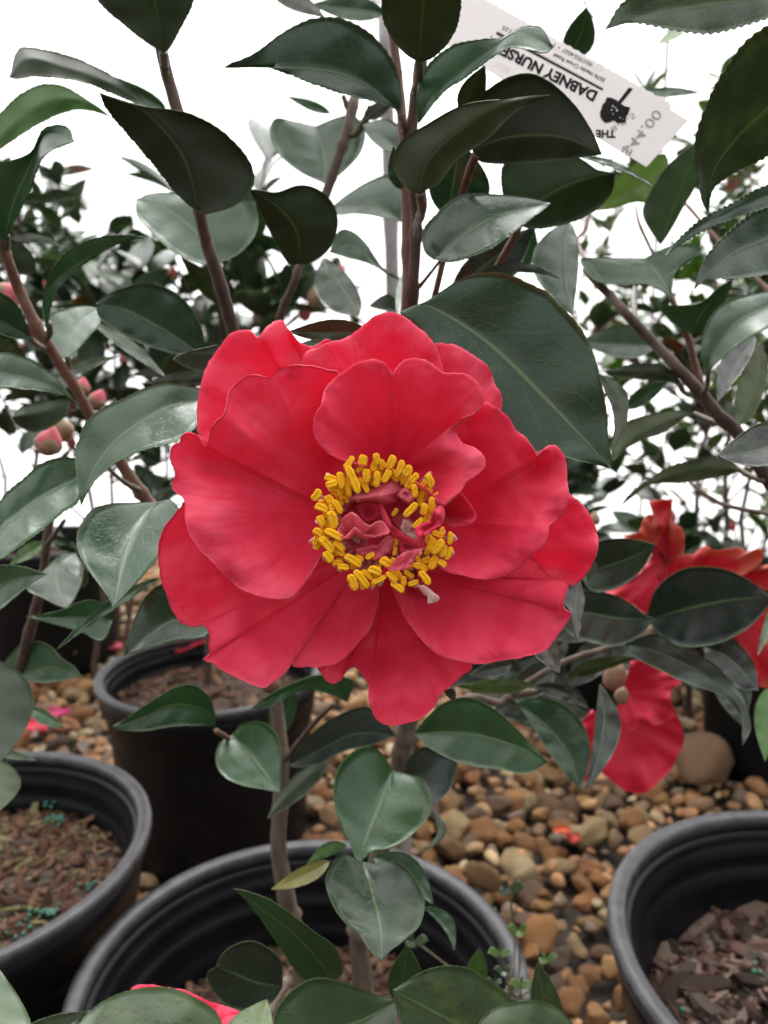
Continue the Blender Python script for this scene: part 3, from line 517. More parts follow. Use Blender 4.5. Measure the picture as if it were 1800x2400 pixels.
# ---- the low plant along the bottom edge
EL(front, 'L', (888, 728), (380, 910), [(760, 800), (600, 860)], [(860, 870), (700, 960), (500, 990)], [(822, 712), (700, 668), (570, 630), (470, 655), (380, 740), (352, 825)], .33, .29, col=(.045, .085, .032), fold=.2, serr=.7)
EL(front, 'L', (1340, 910), (867, 683), [(1150, 830), (980, 742)], [(1150, 980), (950, 920), (890, 782)], [(1386, 735), (1280, 640), (1190, 588), (1080, 579), (980, 612)], .31, .28, col=(.060, .10, .042), mat=M_SPOT, fold=.15, roll=-.5, serr=1.2, nt=80)
EL(front, 'L', (1700, 900), (1200, 885), [(1450, 860)], [(1600, 1000), (1350, 980)], [(1600, 780), (1500, 731), (1380, 738), (1280, 778)], .28, .25, col=(.062, .105, .045), mat=M_SPOT, fold=.2, roll=-.6, serr=1.2)
CL(front, 'L', (1570, 920), (1495, 560), 10, 65, 75, .35, .33, col=(.055, .09, .04), mat=M_SPOT, serr=.4)
EL(front, 'E', (985, 1770), (288, 1730), [(750, 1745), (500, 1720)], [(850, 1900), (500, 1900)], [(942, 1620), (850, 1550), (730, 1503), (600, 1506), (480, 1542), (380, 1612)], .27, .24, col=(.095, .15, .07), mat=M_SPOT, fold=.2, roll=-.7, serr=1.0, nt=80)
CL(front, 'E', (1090, 1830), (1155, 1552), 0, 150, 60, .24, .27, col=(.10, .15, .05), mat=M_SPOT, serr=.8)
CL(front, 'E', (-60, 1930), (-15, 1415), 0, 60, 190, .225, .26, col=(.11, .17, .09), serr=1.0)
CL(front, 'E', (80, 1700), (392, 1604), 10, 22, 50, .30, .29, col=(.06, .085, .05))
# ---- plant 2 on the left
EL(lefty, 'N', (-200, 620), (344, 460), [(50, 520), (200, 480)], [(-150, 430), (0, 394), (150, 400), (270, 435)], [(-100, 765), (0, 722), (100, 642), (230, 532)], .38, .34, col=PG, fold=.25)
EL(lefty, 'N', (560, 300), (490, 712), [(420, 430), (440, 600)], [(612, 400), (602, 520), (545, 650)], [(430, 330), (330, 430), (198, 562), (330, 642), (430, 692)], .48, .44, col=(.045, .075, .04), fold=.3)
EL(lefty, 'N', (20, 1130), (602, 1216), [(200, 1190), (400, 1150)], [(150, 980), (270, 958), (380, 1000), (450, 1080), (545, 1145)], [(150, 1240), (300, 1262), (450, 1252)], .55, .50, col=PG, fold=.2)
CL(lefty, 'N', (-60, 1090), (-20, 1870), 0, 300, 260, .37, .33, face='u', col=(.040, .060, .036), fold=.2)
CL(lefty, 'N', (225, 1450), (475, 1595), 10, 30, 75, .52, .50, col=MG)
CL(lefty, 'N', (-60, 1785), (268, 1842), 10, 38, 28, .42, .39, col=(.15, .19, .13))
CL(lefty, 'N', (0, 1840), (-30, 2230), 0, 170, 110, .40, .37, face='u', col=(.05, .075, .03))
CL(lefty, 'N', (330, 230), (80, 390), 0, 40, 70, .50, .48, col=LG)
CL(lefty, 'N', (560, 560), (640, 420), 0, 20, 60, .48, .46, col=OL)
CL(lefty, 'A', (150, 1180), (-40, 1010), 0, 60, 60, .44, .42, face='u', col=UG)

# added leaves, coloured dark to put shade behind the right branch
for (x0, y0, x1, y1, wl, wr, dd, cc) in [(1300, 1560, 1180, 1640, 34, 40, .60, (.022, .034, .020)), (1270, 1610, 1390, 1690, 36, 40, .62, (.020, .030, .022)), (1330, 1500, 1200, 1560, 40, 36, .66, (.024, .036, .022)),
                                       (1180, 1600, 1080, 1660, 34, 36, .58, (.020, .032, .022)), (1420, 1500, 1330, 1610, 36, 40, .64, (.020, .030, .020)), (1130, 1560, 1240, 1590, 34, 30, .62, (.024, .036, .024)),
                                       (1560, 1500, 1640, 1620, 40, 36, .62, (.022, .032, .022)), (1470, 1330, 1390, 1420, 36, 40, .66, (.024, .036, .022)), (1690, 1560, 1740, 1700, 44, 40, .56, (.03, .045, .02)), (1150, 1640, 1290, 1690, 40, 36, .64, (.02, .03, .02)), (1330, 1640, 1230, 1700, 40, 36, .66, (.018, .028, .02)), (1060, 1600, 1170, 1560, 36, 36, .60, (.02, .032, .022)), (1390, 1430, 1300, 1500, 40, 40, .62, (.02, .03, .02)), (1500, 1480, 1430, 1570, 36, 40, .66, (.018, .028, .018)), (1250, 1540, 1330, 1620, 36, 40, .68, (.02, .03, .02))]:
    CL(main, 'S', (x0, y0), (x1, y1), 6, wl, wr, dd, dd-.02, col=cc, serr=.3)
# ------------------------------------------------------------------ stems of the plants
stem('branch', zs('A', [(680, 60, .345, 50), (697, 215, .345, 52), (735, 370, .35, 54), (800, 600, .355, 52), (858, 890, .36, 50), (890, 1040, .37, 54), (945, 1210, .38, 56), (1012, 1450, .40, 58), (1080, 1800, .43, 60), (1150, 2300, .47, 62), (1175, 2900, .50, 66)]), M_BARK, main, seed=2)
stem('branch', zs('M', [(1105, 240, .46, 70), (1085, 330, .455, 90), (1030, 560, .45, 82), (950, 800, .45, 80), (870, 1030, .45, 76), (760, 1320, .44, 70), (680, 1540, .44, 62), (620, 1720, .44, 62), (515, 2000, .45, 66), (480, 2600, .47, 70), (500, 3300, .49, 76)]), M_BARK, main, seed=3)
stem('shoot', zs('M', [(1010, 250, .455, 40), (1040, 330, .455, 45), (1070, 400, .455, 40)]), M_BARK, main, seed=4)
stem('shoot', zs('M', [(1230, 330, .44, 60), (1180, 440, .445, 62), (1120, 530, .45, 60), (1060, 560, .45, 55)]), M_PETIOLE, main, seed=5)
stem('branch', zs('B', [(20, 60, .345, 34), (58, 300, .35, 40), (85, 620, .355, 44), (98, 900, .36, 48), (102, 1150, .365, 50), (98, 1350, .37, 52), (60, 2000, .42, 58), (30, 2900, .50, 72)]), M_TWIG, main, seed=6, sides=12)
stem('branch', zs('B', [(165, 240, .325, 46), (140, 400, .33, 48), (120, 560, .335, 50), (125, 760, .34, 44), (140, 950, .35, 46), (128, 1200, .36, 50), (120, 1350, .37, 52), (100, 2000, .42, 58), (45, 2900, .50, 70)]), M_BARK, main, seed=7, sides=12)
stem('petiole', zs('B', [(158, 832, .28, 48), (165, 900, .29, 40), (148, 960, .315, 36), (140, 1010, .34, 34)]), M_PETIOLE, main, seed=8)
stem('petiole', zs('S', [(932, 250, .33, 14), (946, 290, .332, 16), (952, 318, .338, 17)]), M_TWIG, main, seed=9)
stem('petiole', zs('B', [(152, 262, .28, 36), (150, 330, .30, 34), (135, 400, .325, 34)]), M_PETIOLE, main, seed=10)
stem('petiole', zs('A', [(707, 225, .34, 40), (712, 300, .345, 38), (725, 360, .35, 36)]), M_PETIOLE, main, seed=10)
stem('branch', zs('O', [(650, 340, .31, 64), (600, 470, .33, 58), (545, 640, .35, 50), (470, 860, .36, 48), (420, 1080, .37, 46), (365, 1320, .38, 48), (250, 1800, .42, 60), (150, 3000, .49, 90)]), M_TWIG, main, seed=11)
stem('branch', zs('O', [(960, 840, .36, 50), (890, 980, .37, 52), (800, 1140, .38, 54), (700, 1400, .40, 54), (450, 2100, .45, 60), (220, 3200, .50, 90)]), M_TWIG, main, seed=12)
stem('petiole', zs('O', [(440, 760, .36, 34), (450, 830, .362, 30), (465, 880, .365, 28)]), M_PETIOLE, main, seed=13)
stem('petiole', zs('O', [(395, 1090, .345, 20), (310, 1200, .36, 26), (235, 1290, .37, 30)]), M_PETIOLE, main, seed=14)
stem('branch', zs('G', [(-60, 60, .34, 70), (10, 230, .345, 78), (70, 390, .35, 82), (150, 600, .36, 84), (240, 790, .365, 86), (330, 960, .37, 90), (480, 1190, .38, 84), (610, 1400, .39, 84), (710, 1590, .40, 88), (900, 1880, .42, 90), (1080, 2150, .43, 100), (1260, 2380, .44, 110), (1700, 2900, .47, 120), (2130, 3700, .50, 120)]), M_TWIG, main, seed=15, sides=12)
stem('shoot', zs('G', [(60, 170, .34, 40), (55, 260, .345, 44), (60, 340, .35, 40)]), M_PETIOLE, main, seed=16)
stem('petiole', zs('G', [(375, 850, .36, 56), (385, 930, .365, 50), (355, 985, .37, 48)]), M_PETIOLE, main, seed=17)
stem('petiole', zs('G', [(240, 975, .335, 40), (290, 1020, .35, 44), (345, 1050, .37, 44)]), M_PETIOLE, main, seed=18)
stem('petiole', zs('G', [(525, 1110, .38, 40), (535, 1190, .382, 44), (530, 1270, .385, 50)]), M_PETIOLE, main, seed=19)
stem('petiole', zs('C', [(700, 820, .39, 24), (800, 910, .41, 32), (900, 965, .42, 40)]), M_PETIOLE, main, seed=20)
stem('trunk', zs('K', [(455, -200, .50, 66), (458, 110, .505, 72), (480, 350, .51, 78), (498, 560, .51, 80), (490, 800, .512, 84), (480, 1000, .515, 88), (500, 1190, .52, 94), (545, 1400, .53, 100), (600, 1640, .545, 108), (640, 1850, .56, 116)]), M_TRUNK, main, sides=14, seed=21, rough=.05)
stem('trunk', zs('K', [(1230, 200, .47, 100), (1200, 350, .475, 100), (1165, 520, .48, 108), (1120, 800, .49, 104), (1020, 1150, .50, 100), (930, 1500, .515, 104), (945, 1760, .53, 118), (950, 1900, .54, 130)]), M_TRUNK, main, sides=14, seed=22, rough=.05)
stem('twig', zs('K', [(520, 545, .505, 30), (600, 440, .49, 26), (690, 330, .48, 30), (790, 235, .47, 24)]), M_BARK, main, seed=23)
stem('twig', zs('L', [(410, 640, .48, 40), (360, 720, .44, 44), (320, 800, .40, 40)]), M_TRUNK, main, seed=24)
stem('branch', zs('W', [(330, 1700, .48, 60), (560, 1330, .49, 58), (820, 1350, .50, 54), (900, 1300, .50, 60), (1180, 1248, .505, 30)]), M_TRUNK, main, seed=25)
stem('branch', zs('W', [(900, 1290, .50, 44), (1060, 1180, .49, 48), (1300, 1050, .485, 46), (1590, 955, .485, 36), (1720, 890, .52, 26)]), M_TRUNK, main, seed=26)
stem('twig', zs('N', [(1600, 1620, .42, 40), (1700, 1680, .44, 36), (1840, 1740, .50, 40)]), M_TWIG, main, seed=27)
stem('branch', zs('H', [(230, 1100, .44, 40), (330, 1205, .43, 60), (420, 1290, .43, 66), (545, 1430, .42, 72), (650, 1545, .42, 78), (760, 1660, .42, 80), (980, 1890, .41, 86), (1120, 2045, .41, 96), (1270, 2230, .41, 100), (1400, 2340, .41, 100), (1600, 2640, .42, 110), (1850, 3100, .45, 130), (2100, 4200, .50, 150), (2330, 5800, .56, 190)]), M_BARK, righty, sides=12, seed=31)
stem('petiole', zs('H', [(640, 1215, .455, 36), (615, 1280, .45, 40), (620, 1420, .43, 44), (640, 1510, .42, 50)]), M_PETIOLE, righty, seed=32)
stem('branch', zs('H', [(905, 1320, .47, 30), (960, 1460, .48, 44), (1040, 1640, .49, 52), (1110, 1900, .50, 56), (1220, 2200, .50, 60), (1450, 2420, .46, 60)]), M_TWIG, righty, seed=33)
stem('petiole', zs('I', [(970, 660, .415, 44), (1010, 730, .415, 40), (1090, 740, .41, 44)]), M_PETIOLE, righty, seed=34)
stem('petiole', zs('I', [(1090, 890, .435, 30), (1200, 940, .42, 36), (1330, 1000, .41, 44)]), M_PETIOLE, righty, seed=35)
stem('petiole', zs('I', [(1420, 1320, .435, 40), (1500, 1370, .43, 44), (1620, 1420, .42, 50)]), M_PETIOLE, righty, seed=36)
stem('petiole', zs('I', [(1195, 580, .36, 36), (1185, 680, .385, 40), (1150, 740, .41, 44)]), M_PETIOLE, righty, seed=37)
stem('twig', zs('I', [(1055, 1430, .56, 30), (1180, 1530, .55, 36), (1340, 1610, .54, 36), (1700, 1680, .52, 40)]), M_BARK, righty, seed=38)
stem('twig', zs('H', [(630, 610, .56, 20), (660, 750, .55, 26), (760, 970, .55, 26), (1000, 1500, .54, 30)]), M_TWIG, righty, seed=39)
stem('twig', zs('H', [(275, 640, .58, 24), (230, 800, .57, 30), (180, 900, .56, 30), (330, 1200, .50, 40)]), M_TWIG, righty, seed=40)
stem('twig', zs('H', [(1020, 590, .66, 28), (1260, 860, .64, 30), (1700, 1300, .60, 34)]), M_TWIG, righty, seed=41)
stem('trunk', zs('N', [(420, -150, .47, 52), (350, 190, .48, 62), (330, 400, .49, 64), (290, 620, .50, 70), (215, 900, .52, 78), (145, 1180, .54, 84), (60, 1600, .58, 90), (-130, 2200, .64, 104)]), M_BARK, lefty, sides=12, seed=42)
stem('branch', zs('N', [(480, 60, .46, 30), (400, 170, .47, 34), (345, 240, .48, 40)]), M_BARK, lefty, seed=43)
stem('trunk', [(720, 2500, .33, 34), (640, 2700, .34, 40), (610, 3000, .37, 44), (640, 3900, .45, 44), (700, 4300, .53, 46)], M_TRUNK, front, seed=44)
stem('branch', [(980, 2420, .32, 20), (850, 2560, .33, 24), (680, 2680, .335, 30)], M_TRUNK, front, seed=45)
stem('branch', [(1350, 2480, .30, 20), (1000, 2640, .32, 24), (640, 2760, .34, 32)], M_TRUNK, front, seed=46)
stem('branch', [(330, 2480, .28, 20), (450, 2620, .31, 24), (620, 2780, .34, 32)], M_TRUNK, front, seed=47)

# ------------------------------------------------------------------ flowers
def petal(owner, z, base, outline, d0, rise, curl=0.0, layer=0.0, ruff=.0022, seed=0, mat=None, nt=130, ns=40, p=1.2, bumps=(), k=(3, 5, 9), name='petal', s0=.04, sink=0.0):
    """One petal: rays from its claw to its traced margin; the depths make the bowl, the turned margin and the ruffles."""
    b = zc(z, [base])[0]; O = curve(zc(z, outline), nt)
    jr = np.random.RandomState(seed+77); O = O + jr.normal(0, .55, O.shape)
    rs = np.random.RandomState(seed+5); ph = rs.uniform(0, 6.28, 12)
    s = np.linspace(s0, 1, ns)**.9; s[-1] = 1
    t = np.linspace(0, 1, nt)
    G = np.zeros((nt, ns, 3)); UV = np.zeros((nt, ns, 2))
    for j, sv in enumerate(s):
        P = b + (O-b)*sv
        if d0 == B0: rs_ = rise + .006
        else: rs_ = rise
        d = d0 + layer + sink - (rs_+sink)*(sv**p) + curl*np.clip((sv-.62)/.38, 0, 1)**2
        rf = ruff*sv**4.5*(np.sin(2*np.pi*k[0]*t+ph[0]+1.5*sv) + .6*np.sin(2*np.pi*k[1]*t+ph[1]-2.5*sv) + .40*np.sin(2*np.pi*k[2]*t+ph[2]+4*sv))
    
        d = d + rf
        sx, sy = P[:, 0], P[:, 1]
        lo = np.array([noise.noise((x/105+seed*3.1, y/105, seed)) for x, y in P])*.0027*min(1, sv*1.5)
        hi = np.array([noise.noise((x/36+seed*1.7, y/36, seed+9)) for x, y in P])*.00080*sv + np.array([noise.noise((x/15+seed*1.7, y/15, seed+5)) for x, y in P])*.00022*sv
        d = d + lo + hi
        for (bx, by, br, ba) in bumps:
            q = zc(z, [(bx, by)])[0]; r = br/ZO[z][2]
            d = d - ba*(1.45 if d0 == B0 and ba > -.005 else 1)*np.exp(-(((sx-q[0])**2+(sy-q[1])**2)/r**2))
        G[:, j] = at(P[:, 0], P[:, 1], d); UV[:, j, 0] = t; UV[:, j, 1] = sv
    return link(name, shell(name, G, UV, [mat or M_PET], th=.00045), owner)
def blob(name, c, rad, mat, parent, sub=2, amp=.15, sc=(1, 1, 1), seed=0, rot=None, point=0.0):
    bm = bmesh.new(); bmesh.ops.create_icosphere(bm, subdivisions=sub, radius=1)
    for v in bm.verts:
        n = noise.noise(v.co*1.7+Vector((seed*3.3, seed, 0)))
        v.co = v.co*(1+amp*n)
        if point: v.co.z += point*max(0, v.co.z)**3; v.co.x *= 1-.35*max(0, v.co.z)**2*bool(point); v.co.y *= 1-.35*max(0, v.co.z)**2*bool(point)
        v.co = Vector((v.co.x*sc[0], v.co.y*sc[1], v.co.z*sc[2]))*rad
        if rot is not None: v.co = rot @ v.co
        v.co += Vector(c)
    me = bpy.data.meshes.new(name); bm.to_mesh(me); bm.free(); me.materials.append(mat)
    me.polygons.foreach_set('use_smooth', np.ones(len(me.polygons), dtype=bool)); me.update()
    return link(name, me, parent)

FC = at(897, 1224, .277)
flower = blob('flower', FC, .012, M_PET, main, 3, .1, (2.6, .55, 2.6), 1)          # the receptacle that carries the petals
B0 = .261
# outer layer, lying behind
petal(flower, 'X', (760, 640), [(330, 740), (230, 640), (203, 520), (175, 480), (168, 440), (172, 350), (185, 290), (205, 235), (240, 180), (268, 145), (280, 128), (310, 113), (345, 110), (365, 120), (385, 138), (405, 110), (430, 88), (466, 74), (480, 95), (505, 125), (525, 150), (560, 166), (590, 166), (640, 150), (700, 280), (760, 420)], B0, .012, .003, .006, .0016, 1, sink=.006, bumps=[(650, 165, 50, -.008), (660, 240, 70, -.007), (400, 140, 60, .003), (520, 180, 60, -.002)])
petal(flower, 'X', (850, 600), [(560, 420), (540, 300), (545, 200), (590, 172), (640, 152), (690, 140), (740, 108), (790, 65), (838, 47), (870, 50), (905, 65), (940, 95), (975, 120), (1000, 150), (1020, 185), (1032, 230), (1036, 262), (1010, 400), (950, 520)], B0, .013, .004, .0075, .0014, 2, sink=.006)
petal(flower, 'X', (900, 620), [(850, 330), (930, 230), (1010, 160), (1050, 160), (1080, 164), (1130, 190), (1180, 222), (1205, 250), (1222, 300), (1240, 330), (1246, 360), (1245, 390), (1220, 460), (1150, 560), (1050, 640)], B0, .011, .004, .008, .0012, 3, sink=.003)
petal(flower, 'X', (960, 900), [(1240, 620), (1400, 620), (1486, 690), (1520, 718), (1550, 750), (1575, 800), (1587, 850), (1582, 900), (1563, 945), (1535, 985), (1502, 1011), (1480, 1008), (1440, 1003), (1300, 975), (1180, 950)], B0, .011, .002, .0075, .0016, 4, sink=.006, bumps=[(1440, 960, 80, -.003), (1130, 960, 110, -.008), (1210, 640, 120, -.009), (1300, 960, 70, -.008)])
petal(flower, 'X', (890, 960), [(862, 1000), (868, 1045), (890, 1090), (905, 1130), (940, 1180), (975, 1222), (1010, 1250), (1050, 1270), (1110, 1284), (1165, 1293), (1220, 1283), (1280, 1275), (1330, 1265), (1390, 1248), (1425, 1215), (1455, 1175), (1480, 1140), (1494, 1112), (1476, 1103), (1466, 1092), (1463, 1070), (1475, 1035), (1478, 1005), (1420, 985), (1330, 900), (1150, 880), (1000, 890)], B0, .019, .0045, .0065, .0014, 5, sink=.006, bumps=[(1120, 1060, 160, .002), (1120, 880, 120, -.012), (1330, 900, 110, -.012)])
petal(flower, 'X', (830, 960), [(700, 1080), (640, 1200), (596, 1300), (608, 1325), (625, 1350), (650, 1361), (675, 1350), (695, 1318), (715, 1303), (735, 1306), (752, 1330), (775, 1370), (776, 1400), (780, 1440), (800, 1482), (825, 1503), (860, 1509), (905, 1502), (955, 1485), (1000, 1450), (1035, 1395), (1075, 1362), (1110, 1330), (1140, 1296), (1080, 1180), (1000, 1060), (920, 960)], B0, .013, .003, .0105, .0016, 6, sink=.006, bumps=[(760, 1260, 70, -.003), (690, 1130, 100, -.012), (1040, 1110, 90, -.012)])
petal(flower, 'X', (770, 900), [(560, 740), (330, 700), (140, 715), (118, 728), (85, 765), (52, 810), (35, 855), (30, 900), (36, 960), (42, 1000), (60, 1045), (75, 1090), (95, 1125), (115, 1150), (140, 1156), (168, 1160), (185, 1152), (205, 1170), (213, 1190), (210, 1225), (212, 1255), (195, 1272), (192, 1278), (225, 1288), (255, 1312), (300, 1335), (350, 1358), (405, 1375), (430, 1360), (470, 1330), (500, 1290), (509, 1268), (506, 1300), (550, 1302), (600, 1303), (650, 1295), (690, 1270), (735, 1220), (780, 1170), (800, 1110), (808, 1060), (812, 1000), (830, 940)], B0, .019, .004, .0065, .0016, 7, sink=.006, bumps=[(560, 745, 90, -.012), (450, 715, 150, -.013), (300, 1180, 120, .002), (640, 1150, 70, -.0015), (215, 1150, 70, -.003), (730, 1060, 40, .0012)], k=(2, 5, 8))
# inner layer
petal(flower, 'X', (690, 770), [(690, 600), (700, 420), (672, 268), (640, 252), (590, 240), (560, 235), (520, 234), (475, 242), (448, 256), (433, 280), (415, 278), (385, 269), (350, 272), (310, 296), (283, 325), (274, 355), (270, 385), (262, 410), (240, 428), (220, 455), (210, 490), (203, 520), (190, 516), (180, 498), (165, 479), (145, 473), (122, 478), (108, 492), (110, 508), (90, 514), (74, 535), (76, 575), (92, 615), (80, 650), (82, 670), (98, 690), (120, 708), (127, 735), (125, 770), (140, 830), (165, 870), (195, 905), (240, 950), (275, 985), (330, 1030), (400, 1056), (470, 1063), (510, 1050), (545, 1005), (580, 955), (605, 905), (640, 840)], B0, .030, .006, .0025, .0016, 8, bumps=[(690, 560, 70, -.006), (690, 450, 100, -.007), (690, 320, 50, -.003), (250, 560, 120, -.003), (330, 520, 60, .002), (560, 300, 120, -.003), (260, 760, 130, .0025), (420, 640, 90, -.0018)], k=(4, 7, 11), nt=170)
petal(flower, 'X', (990, 790), [(1040, 600), (1100, 400), (1186, 368), (1210, 375), (1240, 392), (1275, 425), (1293, 460), (1330, 490), (1360, 535), (1368, 555), (1385, 552), (1398, 535), (1412, 521), (1432, 517), (1452, 535), (1470, 560), (1476, 600), (1477, 640), (1484, 690), (1476, 730), (1455, 770), (1425, 795), (1412, 803), (1408, 840), (1390, 875), (1350, 910), (1300, 955), (1245, 985), (1180, 992), (1110, 980), (1050, 965), (1000, 930)], B0, .026, .006, .003, .0016, 9, bumps=[(1050, 560, 100, -.008), (1120, 430, 50, -.004), (1360, 590, 50, -.004), (1400, 540, 26, .004), (1260, 500, 120, -.002), (1370, 800, 60, .002)], k=(3, 6, 9), nt=150)
petal(flower, 'X', (860, 620), [(760, 590), (690, 572), (645, 555), (608, 525), (585, 490), (578, 440), (588, 405), (606, 380), (614, 345), (622, 318), (650, 285), (690, 255), (730, 228), (765, 216), (800, 213), (835, 230), (852, 255), (858, 268), (872, 250), (890, 225), (915, 213), (955, 212), (985, 222), (1010, 240), (1040, 262), (1080, 264), (1115, 266), (1145, 282), (1168, 310), (1182, 348), (1176, 380), (1150, 405), (1115, 418), (1095, 430), (1085, 455), (1092, 490), (1115, 515), (1155, 530), (1178, 553), (1188, 580), (1180, 605), (1150, 630), (1118, 652), (1100, 680), (1070, 705), (1040, 732), (1010, 700), (960, 660)], B0, .033, .007, .0, .0016, 10, bumps=[(1080, 470, 50, -.006), (1130, 580, 60, .004), (1110, 340, 80, .0015), (640, 450, 70, .0015), (860, 330, 60, -.0015)], k=(3, 6, 10), nt=170)
petal(flower, 'X', (1020, 760), [(1020, 720), (1060, 712), (1100, 690), (1125, 715), (1145, 745), (1155, 775), (1120, 800), (1060, 810)], B0, .018, .003, -.001, .001, 11, nt=60, ns=20)
# petaloids of the centre, frilled and rolled
def frill(outline, c, d0, rise, seed, mat=None, curl=0.004, bumps=(), ruff=.0011):
    return petal(flower, 'Y', c, outline+[outline[0]], d0, rise, curl, 0, ruff, seed, mat or M_PETP, nt=90, ns=22, p=1.0, name='petaloid', bumps=bumps, s0=.02)
frill([(420, 620), (640, 520), (900, 500), (1120, 560), (1240, 700), (1180, 900), (1060, 1060), (850, 1120), (620, 1040), (460, 900)], (800, 760), .2500, .004, 20, M_PET, .002)
frill([(560, 620), (660, 570), (760, 600), (780, 700), (700, 760), (610, 720)], (680, 660), .2440, .006, 21, M_PET)
frill([(462, 560), (540, 520), (640, 485), (740, 445), (810, 415), (870, 395), (925, 405), (975, 440), (1003, 465), (950, 495), (925, 525), (905, 570), (860, 582), (800, 580), (700, 565), (600, 568)], (760, 530), .2290, -.006, 22, M_PETP, .002)
frill([(925, 520), (960, 470), (1000, 465), (1060, 500), (1075, 545), (1040, 585), (985, 570)], (1000, 510), .2310, .001, 23, M_PETP)
frill([(412, 810), (432, 760), (430, 720), (488, 690), (530, 668), (575, 690), (615, 730), (655, 765), (700, 780), (745, 752), (795, 742), (830, 780), (858, 835), (810, 862), (745, 872), (670, 862), (600, 830), (560, 800), (510, 850), (460, 890), (430, 860)], (560, 900), .2400, .0125, 24, M_PETP, .001, bumps=[(510, 770, 60, .002), (700, 810, 60, -.002)], ruff=.0016)
frill([(455, 905), (500, 860), (560, 835), (630, 860), (672, 905), (665, 950), (620, 985), (580, 1000), (520, 980)], (560, 920), .2420, .007, 25, M_PETP, .001)
frill([(568, 1020), (590, 985), (640, 975), (690, 955), (780, 945), (830, 880), (880, 870), (900, 930), (860, 1000), (800, 1040), (730, 1080), (690, 1040), (640, 1030), (600, 1048)], (730, 990), .2350, .002, 26, M_PETP, .001)
frill([(540, 880), (560, 870), (600, 910), (585, 930), (555, 905)], (570, 900), .2345, .001, 27, M_PETW, .0, ruff=.0004)
frill([(772, 590), (800, 600), (815, 660), (850, 720), (880, 790), (930, 850), (990, 880), (1060, 905), (1122, 940), (1105, 962), (1040, 940), (960, 910), (890, 862), (840, 800), (800, 720), (778, 650)], (860, 770), .2310, -.001, 28, M_PET, .0015, bumps=[(880, 780, 50, .002)])
frill([(860, 640), (930, 660), (1000, 700), (1080, 760), (1100, 840), (1100, 900), (1000, 870), (930, 800), (880, 720)], (990, 800), .2400, .003, 29, M_PETP)
frill([(955, 800), (975, 740), (1000, 728), (1060, 760), (1050, 790), (1030, 830), (1085, 845), (1105, 900), (1040, 895), (975, 865)], (1010, 810), .2350, .002, 30, M_PETW, .002)
frill([(1080, 830), (1110, 780), (1170, 755), (1235, 735), (1232, 690), (1250, 645), (1300, 607), (1328, 650), (1330, 710), (1310, 760), (1265, 800), (1200, 845), (1155, 880), (1150, 960), (1130, 985), (1105, 950), (1100, 890)], (1180, 800), .2300, .004, 31, M_PET, .0015, bumps=[(1280, 680, 40, .003), (1140, 860, 40, .002)])
frill([(845, 1160), (885, 1110), (915, 1065), (960, 1030), (1030, 1000), (1140, 980), (1125, 1005), (1085, 1040), (1065, 1090), (1010, 1150), (960, 1160), (900, 1170)], (980, 1080), .2290, .003, 32, M_PETP, .001, bumps=[(960, 1060, 40, .002)])
frill([(930, 930), (1000, 920), (1100, 965), (1100, 1000), (1010, 1010), (950, 1010)], (1020, 960), .2360, .003, 33, M_PET)
frill([(800, 880), (880, 850), (960, 920), (940, 1010), (860, 1040), (790, 990)], (870, 950), .2430, .004, 34, M_PET)
frill([(1110, 1300), (1150, 1300), (1200, 1330), (1245, 1370), (1287, 1405), (1255, 1440), (1195, 1450), (1213, 1420), (1195, 1395), (1150, 1360)], (1190, 1365), .2280, .001, 35, M_PETW, .001, ruff=.0005)
frill([(1000, 1150), (1050, 1100), (1110, 1110), (1120, 1200), (1110, 1290), (1060, 1260)], (1070, 1190), .2420, .004, 36, M_PET)
